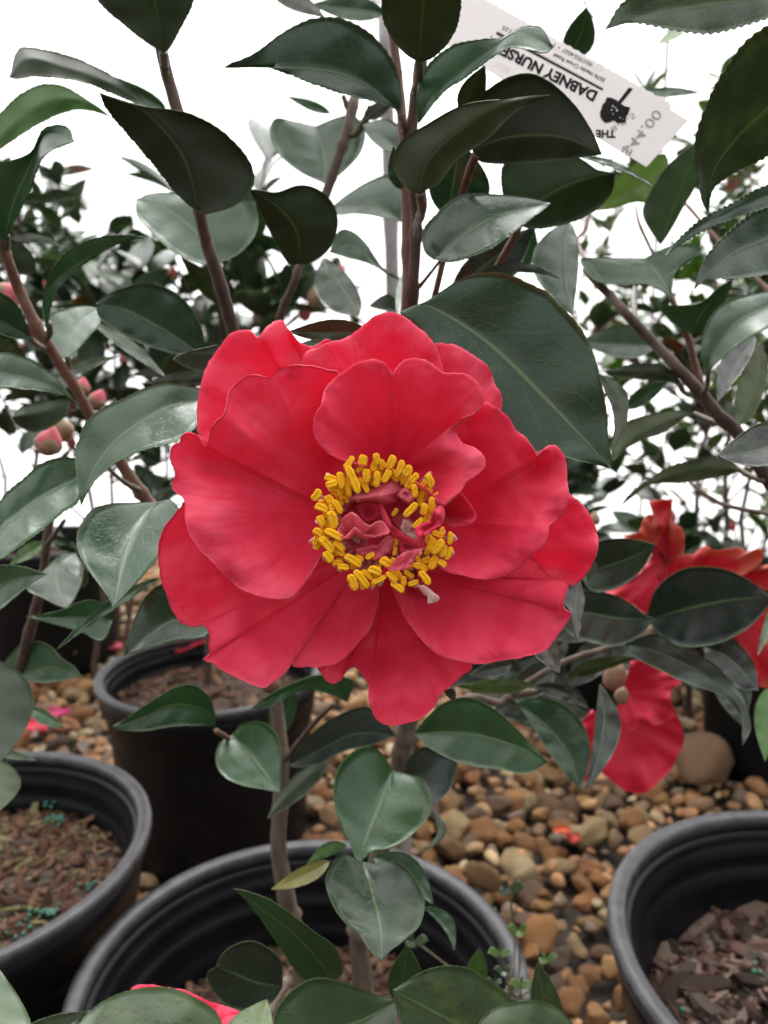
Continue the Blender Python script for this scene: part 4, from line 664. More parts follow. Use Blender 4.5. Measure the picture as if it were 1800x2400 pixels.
# stamens: x, y, tilt from vertical (deg, clockwise), length, width in the close view's pixels, depth offset
ST = [(512,240,40,130,52,0),(545,380,-28,265,82,-1),(630,220,8,90,72,0),(610,290,60,85,55,1),(660,350,10,110,66,0),(640,430,-32,130,58,1),(750,205,-30,100,70,0),(725,270,15,100,62,1),(752,380,12,140,60,0),(795,255,-12,100,52,2),(835,355,32,140,66,0),(875,235,20,130,66,0),(890,350,-35,110,52,2),(948,290,22,140,64,0),(1015,310,30,105,84,0),(965,380,-30,100,52,2),(1070,375,35,100,62,0),(1030,420,20,110,66,1),(1078,480,10,130,66,0),(1150,430,40,100,56,1),(1210,395,-18,120,56,-1),(1190,350,60,60,40,0),(1140,500,18,150,56,2),(1225,605,5,140,62,0),(1160,640,8,120,60,0),(1130,560,10,110,56,2),(1042,648,52,150,56,-1),(905,665,25,70,42,3),(1105,760,38,120,52,-1),(1180,720,15,90,55,2),(350,370,-70,100,62,0),(360,425,80,95,60,0),(442,390,-8,135,72,0),(500,460,-20,130,60,1),(435,500,-15,130,62,2),(385,480,-40,100,50,2),(230,520,28,120,68,0),(272,625,-62,130,64,0),(340,555,-25,90,70,1),(410,615,-28,140,60,0),(360,630,70,60,60,0),(370,730,-22,150,84,-1),(270,740,-40,90,60,0),(320,770,-50,100,50,1),(240,835,-55,100,72,0),(380,855,-52,170,76,-1),(225,910,10,110,55,1),(320,940,-40,180,76,0),(425,955,-55,130,60,0),(240,960,30,90,50,2),(330,1050,-50,120,66,0),(425,1010,-60,110,56,1),(395,990,-30,90,50,1),(545,1080,-58,170,72,0),(460,1138,-78,90,52,0),(600,1060,-70,80,46,2),(690,1045,70,100,50,1),(545,1270,-28,160,66,-1),(620,1240,-32,180,76,-1),(670,1210,-50,120,52,0),(735,1170,-62,130,76,-1),(718,1285,-10,60,50,0),(770,1250,62,120,48,-1),(630,1290,-20,90,60,0),(825,1095,-60,110,70,0),(880,1095,50,80,46,1),(880,1225,-35,140,62,-1),(930,1310,-65,130,62,-1),(980,1265,-8,100,52,0),(1065,1280,70,90,50,0),(1165,1230,-45,140,62,-1),(1130,1135,-65,120,60,1),(1110,1020,75,50,40,0),(1190,890,20,90,62,0),(1215,945,22,130,66,-1),(1275,965,25,150,74,-1),(1325,1000,20,120,60,0),(1372,1022,25,110,52,0),(1385,890,8,125,46,-1),(1315,1105,-50,90,58,0),(1240,1100,15,140,66,1),(1180,1080,60,90,60,2),(915,920,10,70,40,3),(905,1000,15,80,44,3),(1190,1000,30,80,50,2),(590,540,-10,70,40,3),(480,540,-25,90,46,3)]
CX, CY = 800, 770
rr_ = random.Random(5)
for _ in range(64):                                       # the inner rows, half hidden under the outer anthers
    an_ = rr_.uniform(0, 6.283)
    if -.45 < an_-6.283*(an_ > 3.14) < .15: continue
    kk = rr_.uniform(.80, .99); ST.append((CX+545*kk*math.cos(an_), CY+485*kk*math.sin(an_), math.degrees(math.atan2(math.cos(an_), -math.sin(an_)))+rr_.gauss(0, 25), rr_.uniform(90, 135), rr_.uniform(48, 62), rr_.uniform(1.5, 3.2)))
rs = np.random.RandomState(4)
for i, (x, y, a, ln, wd, dz) in enumerate(ST):
    wd *= .95*rs.uniform(.82, 1.15); ln *= 1.04*rs.uniform(.85, 1.12); a += rs.normal(0, 7)
    s = zc('Y', [(x, y)])[0]; d = .2300 + dz*.0016 + rs.uniform(-.0006, .0006)
    P = at(s[0], s[1], d); k = d/F/ZO['Y'][2]
    an = R(a); tl = rs.uniform(-.25, .25)
    ax = Vector((math.sin(an)*1.0, 0, math.cos(an))) - Vector(FWD)*tl*.6; ax.normalize()
    side = ax.cross(Vector(FWD)); side.normalize(); nn = side.cross(ax)
    bm = bmesh.new(); bmesh.ops.create_uvsphere(bm, u_segments=22, v_segments=18, radius=1)
    for v in bm.verts:
        c = v.co.copy(); th = math.atan2(c.y, c.x)
        lob = 1 - .0*th
        nz = 1 + .26*noise.noise(Vector((c.x*2.6+i*2.3, c.y*2.6, c.z*4))) + .16*noise.noise(Vector((c.x*6+i, c.y*6, c.z*8))) + .26*noise.noise(Vector((c.x*9+i, c.y*9, c.z*15)))
        zz = math.copysign(abs(c.z)**.7, c.z)
        prof = max(0, 1-abs(zz)**4.5)**.5
        q = math.hypot(c.x, c.y) or 1
        rx = c.x/q*prof*nz; ry = c.y/q*prof*nz*(1-.58*math.exp(-(c.x/q*2.8)**2))
        bend = .10*zz*zz
        v.co = Vector(P) + side*(rx*wd*.5*k + bend*wd*k) + nn*(ry*wd*.42*k) + ax*(zz*ln*.5*k)
    V0 = [v.co.copy() for v in bm.verts]; F0 = [[v.index for v in f.verts] for f in bm.faces]; bm.free()
    dx, dy = x-CX, y-CY; L = math.hypot(dx, dy)
    ex, ey = x - math.sin(an)*ln*.30*(1 if dy*math.cos(an) < 0 else -1), y + math.cos(an)*ln*.30*(1 if dy*math.cos(an) < 0 else -1)
    bx, by = CX+dx/L*min(L*.62, 330), CY+dy/L*min(L*.62, 330)
    ob = (18, 40, 52, 30)[i % 4]; mx, my = CX+dx/L*(L*.99+ob), CY+dy/L*(L*.99+ob)
    pts = np.array([(bx, by, .2570), (mx*.45+bx*.55, my*.45+by*.55, .2490), (mx, my, .2375), (ex, ey, d+.0012)])
    c = curve(pts, 12); sc = zc('Y', c[:, :2])
    TV, TF = tube_geo(at(sc[:, 0], sc[:, 1], c[:, 2]), np.linspace(.00085, .0006, 12), 6)
    n0 = len(V0)
    me = mesh('stamen', V0+[Vector(v) for v in TV], F0+[[q+n0 for q in f] for f in TF], [M_ANTH, M_FIL], [0]*len(F0)+[1]*len(TF))
    link('stamen', me, flower)

# the drooping, fading flower at the right, the hanging one below it, and the red one under the bottom leaves
F2 = at(1575, 1385, .56); fl2 = blob('flower', F2, .012, M_PETF, main, 2, .1, (1, .8, 1), 3); fl2['label'] = 'wilting red flower with orange brown margins'
def pf(fl, z, base, out, d0, rise, seed, mat, curl=.004, ruff=.003, bumps=()):
    return petal(fl, z, base, out, d0, rise, curl, 0, ruff, seed, mat, nt=80, ns=24, bumps=bumps)
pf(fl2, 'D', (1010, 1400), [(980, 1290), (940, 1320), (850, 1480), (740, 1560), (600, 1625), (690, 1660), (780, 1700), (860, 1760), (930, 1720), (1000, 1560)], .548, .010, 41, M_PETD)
pf(fl2, 'D', (1050, 1440), [(890, 1330), (780, 1290), (715, 1258), (770, 1252), (820, 1240), (850, 1160), (890, 1120), (960, 1160), (1000, 1260)], .545, .006, 42, M_PETF)
pf(fl2, 'D', (1010, 1420), [(920, 1300), (905, 1210), (925, 1130), (900, 1060), (893, 1035), (960, 1025), (1036, 1026), (1030, 1070), (1012, 1115), (1050, 1180), (1105, 1220), (1116, 1330), (1090, 1400)], .540, .010, 43, M_PETF, bumps=[(960, 1200, 40, .006), (980, 1080, 40, -.006)])
pf(fl2, 'D', (1100, 1600), [(960, 1560), (960, 1440), (1060, 1370), (1160, 1385), (1210, 1350), (1262, 1320), (1300, 1352), (1380, 1350), (1480, 1338), (1530, 1365), (1600, 1340), (1633, 1380), (1612, 1430), (1540, 1490), (1400, 1560), (1200, 1660)], .555, .012, 44, M_PETF, ruff=.004)
pf(fl2, 'D', (1400, 1560), [(1450, 1480), (1540, 1490), (1600, 1460), (1660, 1450), (1760, 1480), (1800, 1600), (1740, 1640), (1660, 1608), (1600, 1570), (1500, 1600)], .56, .012, 45, M_PETF)
pf(fl2, 'J', (1350, 560), [(1300, 700), (1400, 760), (1480, 830), (1540, 930), (1580, 1060), (1620, 1088), (1680, 1075), (1760, 950), (1760, 700), (1700, 480)], .56, .004, 46, M_PETF)
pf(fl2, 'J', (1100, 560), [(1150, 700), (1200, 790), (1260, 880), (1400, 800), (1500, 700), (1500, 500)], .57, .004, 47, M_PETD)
F3 = at(1440, 1585, .52); fl3 = blob('flower', F3, .008, M_BUD, main, 2, .2, (1, .8, 1.3), 5); fl3['label'] = 'red flower hanging face down'
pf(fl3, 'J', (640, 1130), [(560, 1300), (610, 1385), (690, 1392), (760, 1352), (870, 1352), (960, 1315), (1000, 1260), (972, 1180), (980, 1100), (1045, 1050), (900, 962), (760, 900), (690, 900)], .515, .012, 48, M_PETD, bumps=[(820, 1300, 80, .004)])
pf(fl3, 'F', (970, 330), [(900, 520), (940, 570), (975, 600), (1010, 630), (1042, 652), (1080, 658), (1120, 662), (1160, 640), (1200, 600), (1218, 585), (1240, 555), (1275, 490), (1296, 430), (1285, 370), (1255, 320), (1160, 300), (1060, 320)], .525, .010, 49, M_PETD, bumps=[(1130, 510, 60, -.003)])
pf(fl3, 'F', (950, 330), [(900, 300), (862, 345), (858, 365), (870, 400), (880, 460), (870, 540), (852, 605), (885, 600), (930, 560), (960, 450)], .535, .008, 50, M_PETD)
for i, (x, y, r) in enumerate([(625, 1150, .0055)]):
    s = zc('J', [(x, y)])[0]; blob('sepal', at(s[0], s[1], .505), r, M_BUD, fl3, 2, .1, (.9, .5, 1.1), i)
F4 = at(560, 2450, .30); fl4 = blob('flower', F4, .012, M_PET, front, 2, .1, (1, .8, 1), 7)
pf(fl4, 'E', (750, 1900), [(480, 1800), (520, 1600), (575, 1500), (640, 1490), (720, 1500), (800, 1515), (900, 1560), (1035, 1606), (1000, 1640), (970, 1700), (960, 1850)], .31, .010, 51, M_PET)
pf(fl4, 'E', (750, 1900), [(400, 1950), (380, 1800), (450, 1680), (560, 1640), (700, 1700), (760, 1820)], .30, .010, 52, M_PET)
# buds
def bud(owner, z, x, y, d, r, mat, rot=0.0, seed=0):
    s = zc(z, [(x, y)])[0]; rr = r/ZO[z][2]*d/F
    c = at(s[0], s[1], d); m = Matrix.Rotation(rot, 3, 'Y')
    b = blob('bud', c, rr, mat, owner, 3, .06, (.92, .92, 1.05), seed, m, .25)
    for k in range(3):
        a = k*2.1+seed; off = m @ Vector((math.cos(a)*.25*rr, math.sin(a)*.25*rr, -.12*rr))
        blob('bud_scale', Vector(c)+off, rr*.93, M_BUD, b, 2, .05, (.9, .9, .9), seed+k, m, .1)
    return b
bud(main, 'C', 318, 655, .46, 88, M_BUDR, R(20), 1); bud(main, 'C', 392, 572, .48, 80, M_BUD, R(-25), 2)
bud(main, 'D', 535, 1150, .70, 40, M_BUD, 0, 3)
bud(lefty, 'G', 60, 640, .60, 110, M_BUDR, R(60), 6)
bud(main, 'G', 640, 1350, .62, 60, M_BUDR, R(10), 7); bud(main, 'G', 760, 1450, .66, 70, M_BUDR, R(30), 8)
# ------------------------------------------------------------------ price tag: a flat plastic strip, printed on both sides
T0 = at(1567, 239, .345); T1 = at(1144, 0, .385); T2 = at(1515, 391, .338)
tx = (T1-T0)/np.linalg.norm(T1-T0)                      # along the strip, from its free end
ty = (T2-T0) - ((T2-T0) @ tx)*tx; ty /= np.linalg.norm(ty)
tn = np.cross(tx, ty); tn = tn if tn @ (nC-T0) > 0 else -tn
def on_tag(x, y, lift=0.0):                             # the point of the tag's plane seen at a photograph point
    q = at(x, y, 1.0) - nC
    return nC + q*(((T0-nC) @ tn)/(q @ tn)) + tn*lift
M_TAG, t_, N_, L_ = new_mat('tag_plastic')
o_ = N_('ShaderNodeOutputMaterial'); b_ = N_('ShaderNodeBsdfPrincipled'); b_.inputs['Base Color'].default_value = (.78, .745, .745, 1); b_.inputs['Roughness'].default_value = .45
r_ = N_('ShaderNodeBsdfTranslucent'); r_.inputs['Color'].default_value = (.8, .76, .74, 1); m_ = N_('ShaderNodeMixShader'); m_.inputs[0].default_value = .35
n_ = N_('ShaderNodeTexNoise', i_Scale=90.0, i_Detail=4.0); tc_ = N_('ShaderNodeTexCoord'); L_(tc_.outputs['Object'], n_.inputs['Vector'])
p_ = N_('ShaderNodeBump', i_Strength=.15); p_.inputs['Distance'].default_value = .001; L_(n_.outputs[0], p_.inputs['Height']); L_(p_.outputs[0], b_.inputs['Normal'])
L_(b_.outputs[0], m_.inputs[1]); L_(r_.outputs[0], m_.inputs[2]); L_(m_.outputs[0], o_.inputs['Surface'])
M_INK = simple('black_print', (.008, .007, .007), (.012, .011, .011), 200, .8, .05, .0002, spec=.08)
M_GREY = simple('grey_print', (.20, .185, .19), (.28, .26, .27), 300, .6, .05, .0002)
M_FAINT = simple('faint_print', (.58, .53, .53), (.64, .59, .59), 300, .6, .05, .0002)
tagt = tag(empty('plant_tag', Vector(T0)), 'white plastic price tag with upside down black nursery lettering, hanging among the top leaves', 'tag')
# outline in strip coordinates with a finely toothed upper edge, the notch and the pointed free end
def strip(x, y):
    p = on_tag(x, y) - T0; return np.array((p @ tx, p @ ty))
pts2 = []
e0, e1 = strip(1567, 239), strip(1144, 0)
n = 150; Lx = .36
for i in range(n+1):
    pts2.append((e0[0] + (Lx-e0[0])*(1-i/n), (.0004 if i % 2 else -.0002)))
for x, y in ((1573, 247), (1572, 256), (1578, 260), (1613, 282), (1515, 391)): pts2.append(tuple(strip(x, y)))
low = strip(1515, 391)[1]
pts2.append((Lx, low))
bm = bmesh.new()
fv = [bm.verts.new(Vector(T0 + tx*a + ty*b)) for a, b in pts2]; f0 = bm.faces.new(fv)
r = bmesh.ops.extrude_face_region(bm, geom=[f0])
for v in r['geom']:
    if isinstance(v, bmesh.types.BMVert): v.co -= Vector(tn)*.0004
bmesh.ops.recalc_face_normals(bm, faces=bm.faces)
me = bpy.data.meshes.new('tag_strip'); bm.to_mesh(me); bm.free(); me.materials.append(M_TAG); link('tag_strip', me, tagt)
def lettering(txt, x, y, ex, ey, h, mat, mirror=False, off=0.0, squash=None, name='lettering', lift=.00012):
    """Flat print: the text runs from (x, y) to (ex, ey) in the photograph, h is its capital height in photograph pixels."""
    cu = bpy.data.curves.new('t', 'FONT'); cu.body = txt; cu.size = 1.0; cu.offset = off; cu.resolution_u = 3
    to = bpy.data.objects.new('t', cu); COL.objects.link(to)
    dg = bpy.context.evaluated_depsgraph_get(); dg.update()
    me = bpy.data.meshes.new_from_object(to.evaluated_get(dg)); bpy.data.objects.remove(to); bpy.data.curves.remove(cu)
    n = len(me.vertices); co = np.empty(n*3); me.vertices.foreach_get('co', co); co = co.reshape(n, 3)
    w_ = co[:, 0].max() - co[:, 0].min(); cx = (co[:, 0]-co[:, 0].min())/w_
    a = np.array((ex-x, ey-y), float); L = np.linalg.norm(a); a /= L
    upv = np.array((a[1], -a[0])) * (-1 if mirror else 1)      # the letters' up, on the y-down picture
    P = np.array((x, y)) + cx[:, None]*L*a + (co[:, 1]/.69*h)[:, None]*upv
    W = np.array([on_tag(p[0], p[1], lift) for p in P]); me.vertices.foreach_set('co', W.ravel())
    me.materials.clear(); me.materials.append(mat); me.update()
    return link(name, me, tagt)
q = lambda x, y: (1050+x/2.765, y/2.765)
def let(txt, a, b, h, mat, **k):
    (x, y), (ex, ey) = q(*a), q(*b); return lettering(txt, x, y, ex, ey, h/2.765, mat, **k)
let('DABNEY NURSERY', (972, 600), (258, 240), 66, M_INK, off=.045)
let('THE', (1086, 847), (958, 845), 46, M_INK, off=.045)
let('5576 Hacks Cross Road', (1022, 512), (690, 345), 26, M_INK, off=.018)
let('901-755-4037  \u2022  F', (940, 410), (685, 278), 26, M_INK, off=.018)
let('8125', (440, 205), (358, 168), 26, M_INK, off=.008)
let('$44.00', (1118, 985), (1345, 705), 62, M_GREY, mirror=True, off=.01)
let('8-8-5', (1050, 830), (1200, 730), 36, M_GREY, mirror=True)
let('CAMELLIA', (1000, 470), (640, 300), 34, M_FAINT, mirror=True, off=.004)
let('SDL', (390, 475), (285, 425), 34, M_FAINT, mirror=True, off=.004)
def flat(name, poly, mat, lift=.00012):
    V = [on_tag(*q(x, y), lift) for x, y in poly]
    me = mesh(name, V, [list(range(len(V)))], [mat], smooth=False); link(name, me, tagt)
flat('printed_rule', [(1008, 578), (998, 588), (310, 222), (316, 206)], M_INK)
flat('printed_rule', [(1001, 569), (1005, 573), (322, 206), (322, 203)], M_INK)
flat('tree_emblem_trunk', [(1080, 690), (1100, 662), (1172, 568), (1200, 577), (1122, 672), (1112, 690)], M_INK)
rs = np.random.RandomState(3)
cr = [(1018, 660), (1030, 635), (1075, 640), (1110, 665), (1145, 690), (1180, 698), (1172, 730), (1158, 752), (1150, 790), (1118, 803), (1090, 795), (1070, 782), (1030, 798), (1000, 782), (985, 740), (995, 700), (1005, 675)]
crs = curve(np.array(cr+[cr[0]], float), 70)[:-1]
crs += (rs.uniform(-4, 4, crs.shape))
flat('tree_emblem_crown', [tuple(p) for p in crs], M_INK, .00016)
for x, y, rr in ((1068, 690, 6), (1060, 715, 5), (1085, 700, 5), (1095, 718, 7), (1070, 740, 4), (1115, 765, 4), (1135, 772, 3)):
    flat('tree_emblem_fleck', [(x+rr*math.cos(a)*.8, y+rr*math.sin(a)*1.2) for a in np.linspace(0, 6.28, 7)[:-1]], M_TAG, .00022)
flat('punched_speck', [(280+7*math.cos(a), 240+7*math.sin(a)) for a in np.linspace(0, 6.28, 9)[:-1]], M_BARK)

# ------------------------------------------------------------------ pots
def lathe(prof, n=96, ripple=0, rz=(0, 9)):
    V, Fc = [], []; m = len(prof)
    for i in range(n):
        a = 2*math.pi*i/n
        for r, z in prof:
            rr = r*(1 + (ripple*(.5+.5*math.cos(a*40)) if rz[0] < z < rz[1] else 0))
            V.append((rr*math.cos(a), rr*math.sin(a), z))
    for i in range(n):
        j = (i+1) % n
        for k in range(m-1): Fc.append((i*m+k, j*m+k, j*m+k+1, i*m+k+1))
    return V, Fc
def make_pot(loc, r, h, label, ribs=0.0):
    t = tag(empty('nursery_pot', loc), label, 'pot', 'black plastic nursery pots')
    rb = r*.82
    f = lambda z: rb + (r-.012-rb)*(z/h)
    out = [(0, .004), (rb-.008, .004), (rb, .010)] + [(f(z), z) for z in np.linspace(.03, h-.075, 14)] + [(f(h-.07)+.003, h-.07), (f(h-.066)+.004, h-.062), (f(h-.04)+.004, h-.040), (f(h-.04)+.007, h-.036), (f(h-.02)+.007, h-.014)]
    inn = []
    for z in np.linspace(h-.014, .02, 60):
        rr = f(z)-.004
        for zc_, am in ((h-.030, .0035), (h-.052, .004), (h-.082, .0035)):
            rr -= am*math.exp(-((z-zc_)/.0030)**2)
        if z < h-.030: rr -= .003
        if z < h-.052: rr -= .004
        if z < h-.082: rr -= .003
        inn.append((rr, z))
    V, Fc = lathe(out + inn + [(0, .018)], 96, ribs, (.02, h-.08))
    V = np.array(V)+np.array(loc)
    link('pot_wall', mesh('pot_wall', V, Fc, [M_POT]), t)
    lip = [(r-.012, h-.013), (r-.004, h-.016), (r, h-.012), (r+.0012, h-.006), (r, h-.001), (r-.004, h), (r-.010, h-.0005), (r-.0122, h-.002), (r-.0138, h-.006), (r-.0138, h-.013), (r-.012, h-.013)]
    V, Fc = lathe(lip, 128); V = np.array(V)+np.array(loc)
    link('rim', mesh('rim', V, Fc, [M_RIM]), t)
    return t, f
def chip_mesh(seed):
    rs = random.Random(seed); n = rs.randint(5, 7)
    L, W, H = rs.uniform(.8, 1.25), rs.uniform(.35, .7), rs.uniform(.10, .20)
    bm = bmesh.new(); ring = []
    for i in range(n):
        a = 2*math.pi*i/n; k = rs.uniform(.75, 1.1)
        ring.append((L*k*math.cos(a), W*k*math.sin(a)))
    top = [bm.verts.new((x*.9, y*.88, H*(1+rs.uniform(-.4, .4)) + .12*x*rs.uniform(-1, 1))) for x, y in ring]
    bot = [bm.verts.new((x, y, -H+.10*x*rs.uniform(-1, 1))) for x, y in ring]
    ct = bm.verts.new((rs.uniform(-.2, .2), rs.uniform(-.1, .1), H*1.4))
    for i in range(n):
        j = (i+1) % n
        bm.faces.new((top[i], top[j], ct)); bm.faces.new((bot[j], bot[i], top[i])); bm.faces.new((bot[j], top[i], top[j]))
    bm.faces.new(bot[::-1]); bmesh.ops.recalc_face_normals(bm, faces=bm.faces)
    me = bpy.data.meshes.new('bark_chip'); bm.to_mesh(me); bm.free(); me.materials.append(M_CHIP); return me
CHIPS = [chip_mesh(i) for i in range(12)]
CHIP_COL = [(0.112, 0.054, 0.035), (0.15, 0.073, 0.048), (0.083, 0.039, 0.026), (0.188, 0.105, 0.068), (0.056, 0.027, 0.019), (0.128, 0.071, 0.042), (0.232, 0.134, 0.087), (0.098, 0.064, 0.028)]
def visible(p, m=40):
    x, y, d = px(p); return -m < x < 1800+m and -m < y < 2400+m and d > 0
def place(name, me, loc, rot, sc, parent, col=None):
    o = bpy.data.objects.new(name, me); COL.objects.link(o)
    o.parent = parent
    if parent is not None and parent.type == 'EMPTY': o.matrix_parent_inverse = Matrix.Translation(-Vector(parent.location))
    o.location = loc; o.rotation_euler = rot; o.scale = sc if hasattr(sc, '__len__') else (sc, sc, sc)
    if col is not None: o.color = (*col, 1)
    return o
M_CRUMB, t_, N_, L_ = new_mat('mulch_crumb')
o_ = N_('ShaderNodeOutputMaterial'); b_ = N_('ShaderNodeBsdfPrincipled'); at_ = N_('ShaderNodeAttribute'); at_.attribute_name = 'crumb_colour'
L_(at_.outputs['Color'], b_.inputs['Base Color']); b_.inputs['Roughness'].default_value = .9; b_.inputs['Specular IOR Level'].default_value = .15; L_(b_.outputs[0], o_.inputs['Surface'])
def crumbs(t, pts, size, cols, rs):
    from mathutils import Euler
    GV, GF, GC = [], [], []; n0 = 0
    for p in pts:
        m_ = CHIPS[rs.randrange(12)]; s = size*rs.uniform(.18, .55); sc = np.array((s*rs.uniform(.8, 2.2), s*rs.uniform(.4, .8), s*.8))
        co = np.array([v.co[:] for v in m_.vertices])*sc @ np.array(Euler((rs.gauss(0, .4), rs.gauss(0, .4), rs.uniform(0, 6.28))).to_matrix()).T + np.array(p)
        GV.append(co); GF += [[i+n0 for i in q_.vertices] for q_ in m_.polygons]; n0 += len(co); GC.append(np.tile(np.array((*rs.choice(cols), 1)), (len(co), 1)))
    if not GV: return
    me = bpy.data.meshes.new('mulch_crumbs'); me.from_pydata(np.vstack(GV).tolist(), [], GF); me.materials.append(M_CRUMB)
    ca = me.color_attributes.new('crumb_colour', 'FLOAT_COLOR', 'POINT'); ca.data.foreach_set('color', np.vstack(GC).astype(np.float32).ravel()); me.update()
    link('mulch_crumbs', me, t)['kind'] = 'stuff'
def mulch(loc, r, zs_, label, n_in, size, seed, cols=CHIP_COL, dome=.012, slope=0.0):
    t = tag(empty('bark_mulch', loc+Vector((0, 0, zs_))), label, 'mulch', 'bark mulch in the pots')
    V, Fc = [], []; nr, na = 14, 48
    hgt = lambda x, y: zs_ + dome*(1-(x*x+y*y)/(r*r)) + .006*noise.noise(Vector((x*22, y*22, seed))) + slope*y
    V.append((loc.x, loc.y, hgt(0, 0)))
    for i in range(1, nr+1):
        for k in range(na):
            a = 2*math.pi*k/na; x, y = r*i/nr*math.cos(a), r*i/nr*math.sin(a); V.append((loc.x+x, loc.y+y, hgt(x, y)+.004*noise.noise(Vector((x*90, y*90, 3)))))
    for k in range(na): Fc.append((0, 1+k, 1+(k+1) % na))
    for i in range(nr-1):
        for k in range(na):
            a0 = 1+i*na; Fc.append((a0+k, a0+na+k, a0+na+(k+1) % na, a0+(k+1) % na))
    link('soil', mesh('soil', V, Fc, [M_SOIL]), t)
    rs = random.Random(seed+500); pts = []
    for _ in range(6000):
        a = rs.uniform(0, 6.283); q_ = r*math.sqrt(rs.random())*.98; p = (loc.x+q_*math.cos(a), loc.y+q_*math.sin(a), 0)
        p = (p[0], p[1], hgt(p[0]-loc.x, p[1]-loc.y)+rs.uniform(-.001, .004))
        if visible(p, 1500): pts.append(p)
        if len(pts) >= (1900 if n_in > 200 else 500): break
    crumbs(t, pts, size, cols, rs)
    rs = random.Random(seed); c = 0
    for _ in range(n_in*14):
        if c >= n_in: break
        a = rs.uniform(0, 6.283); q_ = r*math.sqrt(rs.random())*.97; x, y = q_*math.cos(a), q_*math.sin(a)
        p = Vector((loc.x+x, loc.y+y, hgt(x, y)+rs.uniform(0, .006)))
        if not visible(p): continue
        c += 1; s = size*rs.choice((.45, .6, .7, .85, 1.0, 1.0, 1.3, 1.7))
        place('bark_chip', CHIPS[rs.randrange(12)], p, (rs.gauss(0, .35), rs.gauss(0, .35), rs.uniform(0, 6.28)), (s*rs.choice((.8, 1, 1.5)), s*rs.uniform(.5, 1.15), s*rs.uniform(.6, 1.3)), t, rs.choice(cols))
    return t
PM, fm_ = make_pot(POT_MID, .181, .30, 'black pot in the middle, its wide ribbed inside wall showing below the red flower')
PL, _ = make_pot(POT_LEFT, .19, .33, 'black pot on the left holding mulch with green fertilizer beads')
PR, _ = make_pot(POT_RIGHT, .19, .36, 'black pot on the right with reddish bark mulch beside the gravel')
PB, _ = make_pot(POT_BACK, .18, .30, 'tall dark pot standing behind the left trunk, between the left and middle pots')
PF, _ = make_pot(POT_FAR, .20, .34, 'far black pot with a vertically ribbed wall, behind the left leaves', .012)
PS, _ = make_pot(POT_SHADE, .18, .30, 'shaded black pot beside the big tan stone', .0)
PS2, _ = make_pot(POT_SHADE2, .18, .30, 'shaded black pot standing farther back behind the hanging red flower', .0)
make_pot(POT_THIRD, .18, .30, 'shaded black pot standing on the gravel behind the low right branch')
mulch(POT_THIRD, .162, .245, 'mulch in the shaded pot behind the low right branch', 30, .014, 17)
mulch(POT_MID, .149, .204, 'dark sparse mulch deep inside the middle pot', 230, .0085, 11)
ML = mulch(POT_LEFT, .172, .262, 'brown mulch with green beads in the left pot', 290, .0095, 12, CHIP_COL+[(.20, .17, .09), (.17, .15, .07)], .02)
MR = mulch(POT_RIGHT, .172, .268, 'reddish brown coarse bark mulch in the right pot', 290, .0125, 13, [(.120, .066, .050), (.15, .088, .068), (.085, .050, .040), (.19, .125, .10), (.05, .032, .026), (.11, .085, .072), (.23, .165, .13), (.035, .024, .02)], .02)
mulch(POT_BACK, .162, .245, 'brown mulch in the pot behind the left trunk', 150, .0125, 14)
mulch(POT_FAR, .182, .275, 'mulch in the far ribbed pot', 30, .014, 15)
mulch(POT_SHADE, .162, .245, 'mulch in the shaded pot beside the tan stone', 30, .014, 16)
rs = random.Random(8)
bead = bpy.data.meshes.new('fertilizer_bead'); bm = bmesh.new(); bmesh.ops.create_icosphere(bm, subdivisions=2, radius=1); bm.to_mesh(bead); bm.free(); bead.materials.append(M_BEAD)
for cx, cy, n in ((240, 770, 26), (190, 710, 8), (230, 1170, 26), (150, 1180, 12), (60, 1150, 12), (380, 1060, 10), (40, 1240, 8), (110, 1260, 6)):
    for _ in range(int(n*.6)):
        s = zc('E', [(cx+rs.gauss(0, 24), cy+rs.gauss(0, 14))])[0]
        dvec = at(s[0], s[1], 1.0)-nC; zt = .281; k = (zt-nC[2])/dvec[2]; P = nC+dvec*k
        if (P[0]-POT_LEFT.x)**2+(P[1]-POT_LEFT.y)**2 > .165**2: continue
        place('fertilizer_bead', bead, P, (0, 0, 0), rs.uniform(.0018, .0026), ML)
for cx, cy in ((1600, 1400), (1630, 1440), (1600, 1435), (1290, 1600), (1350, 1500)):
    s = zc('F', [(cx, cy)])[0]; dvec = at(s[0], s[1], 1.0)-nC; k = (.288-nC[2])/dvec[2]
    place('fertilizer_bead', bead, nC+dvec*k, (0, 0, 0), .0027, MR)

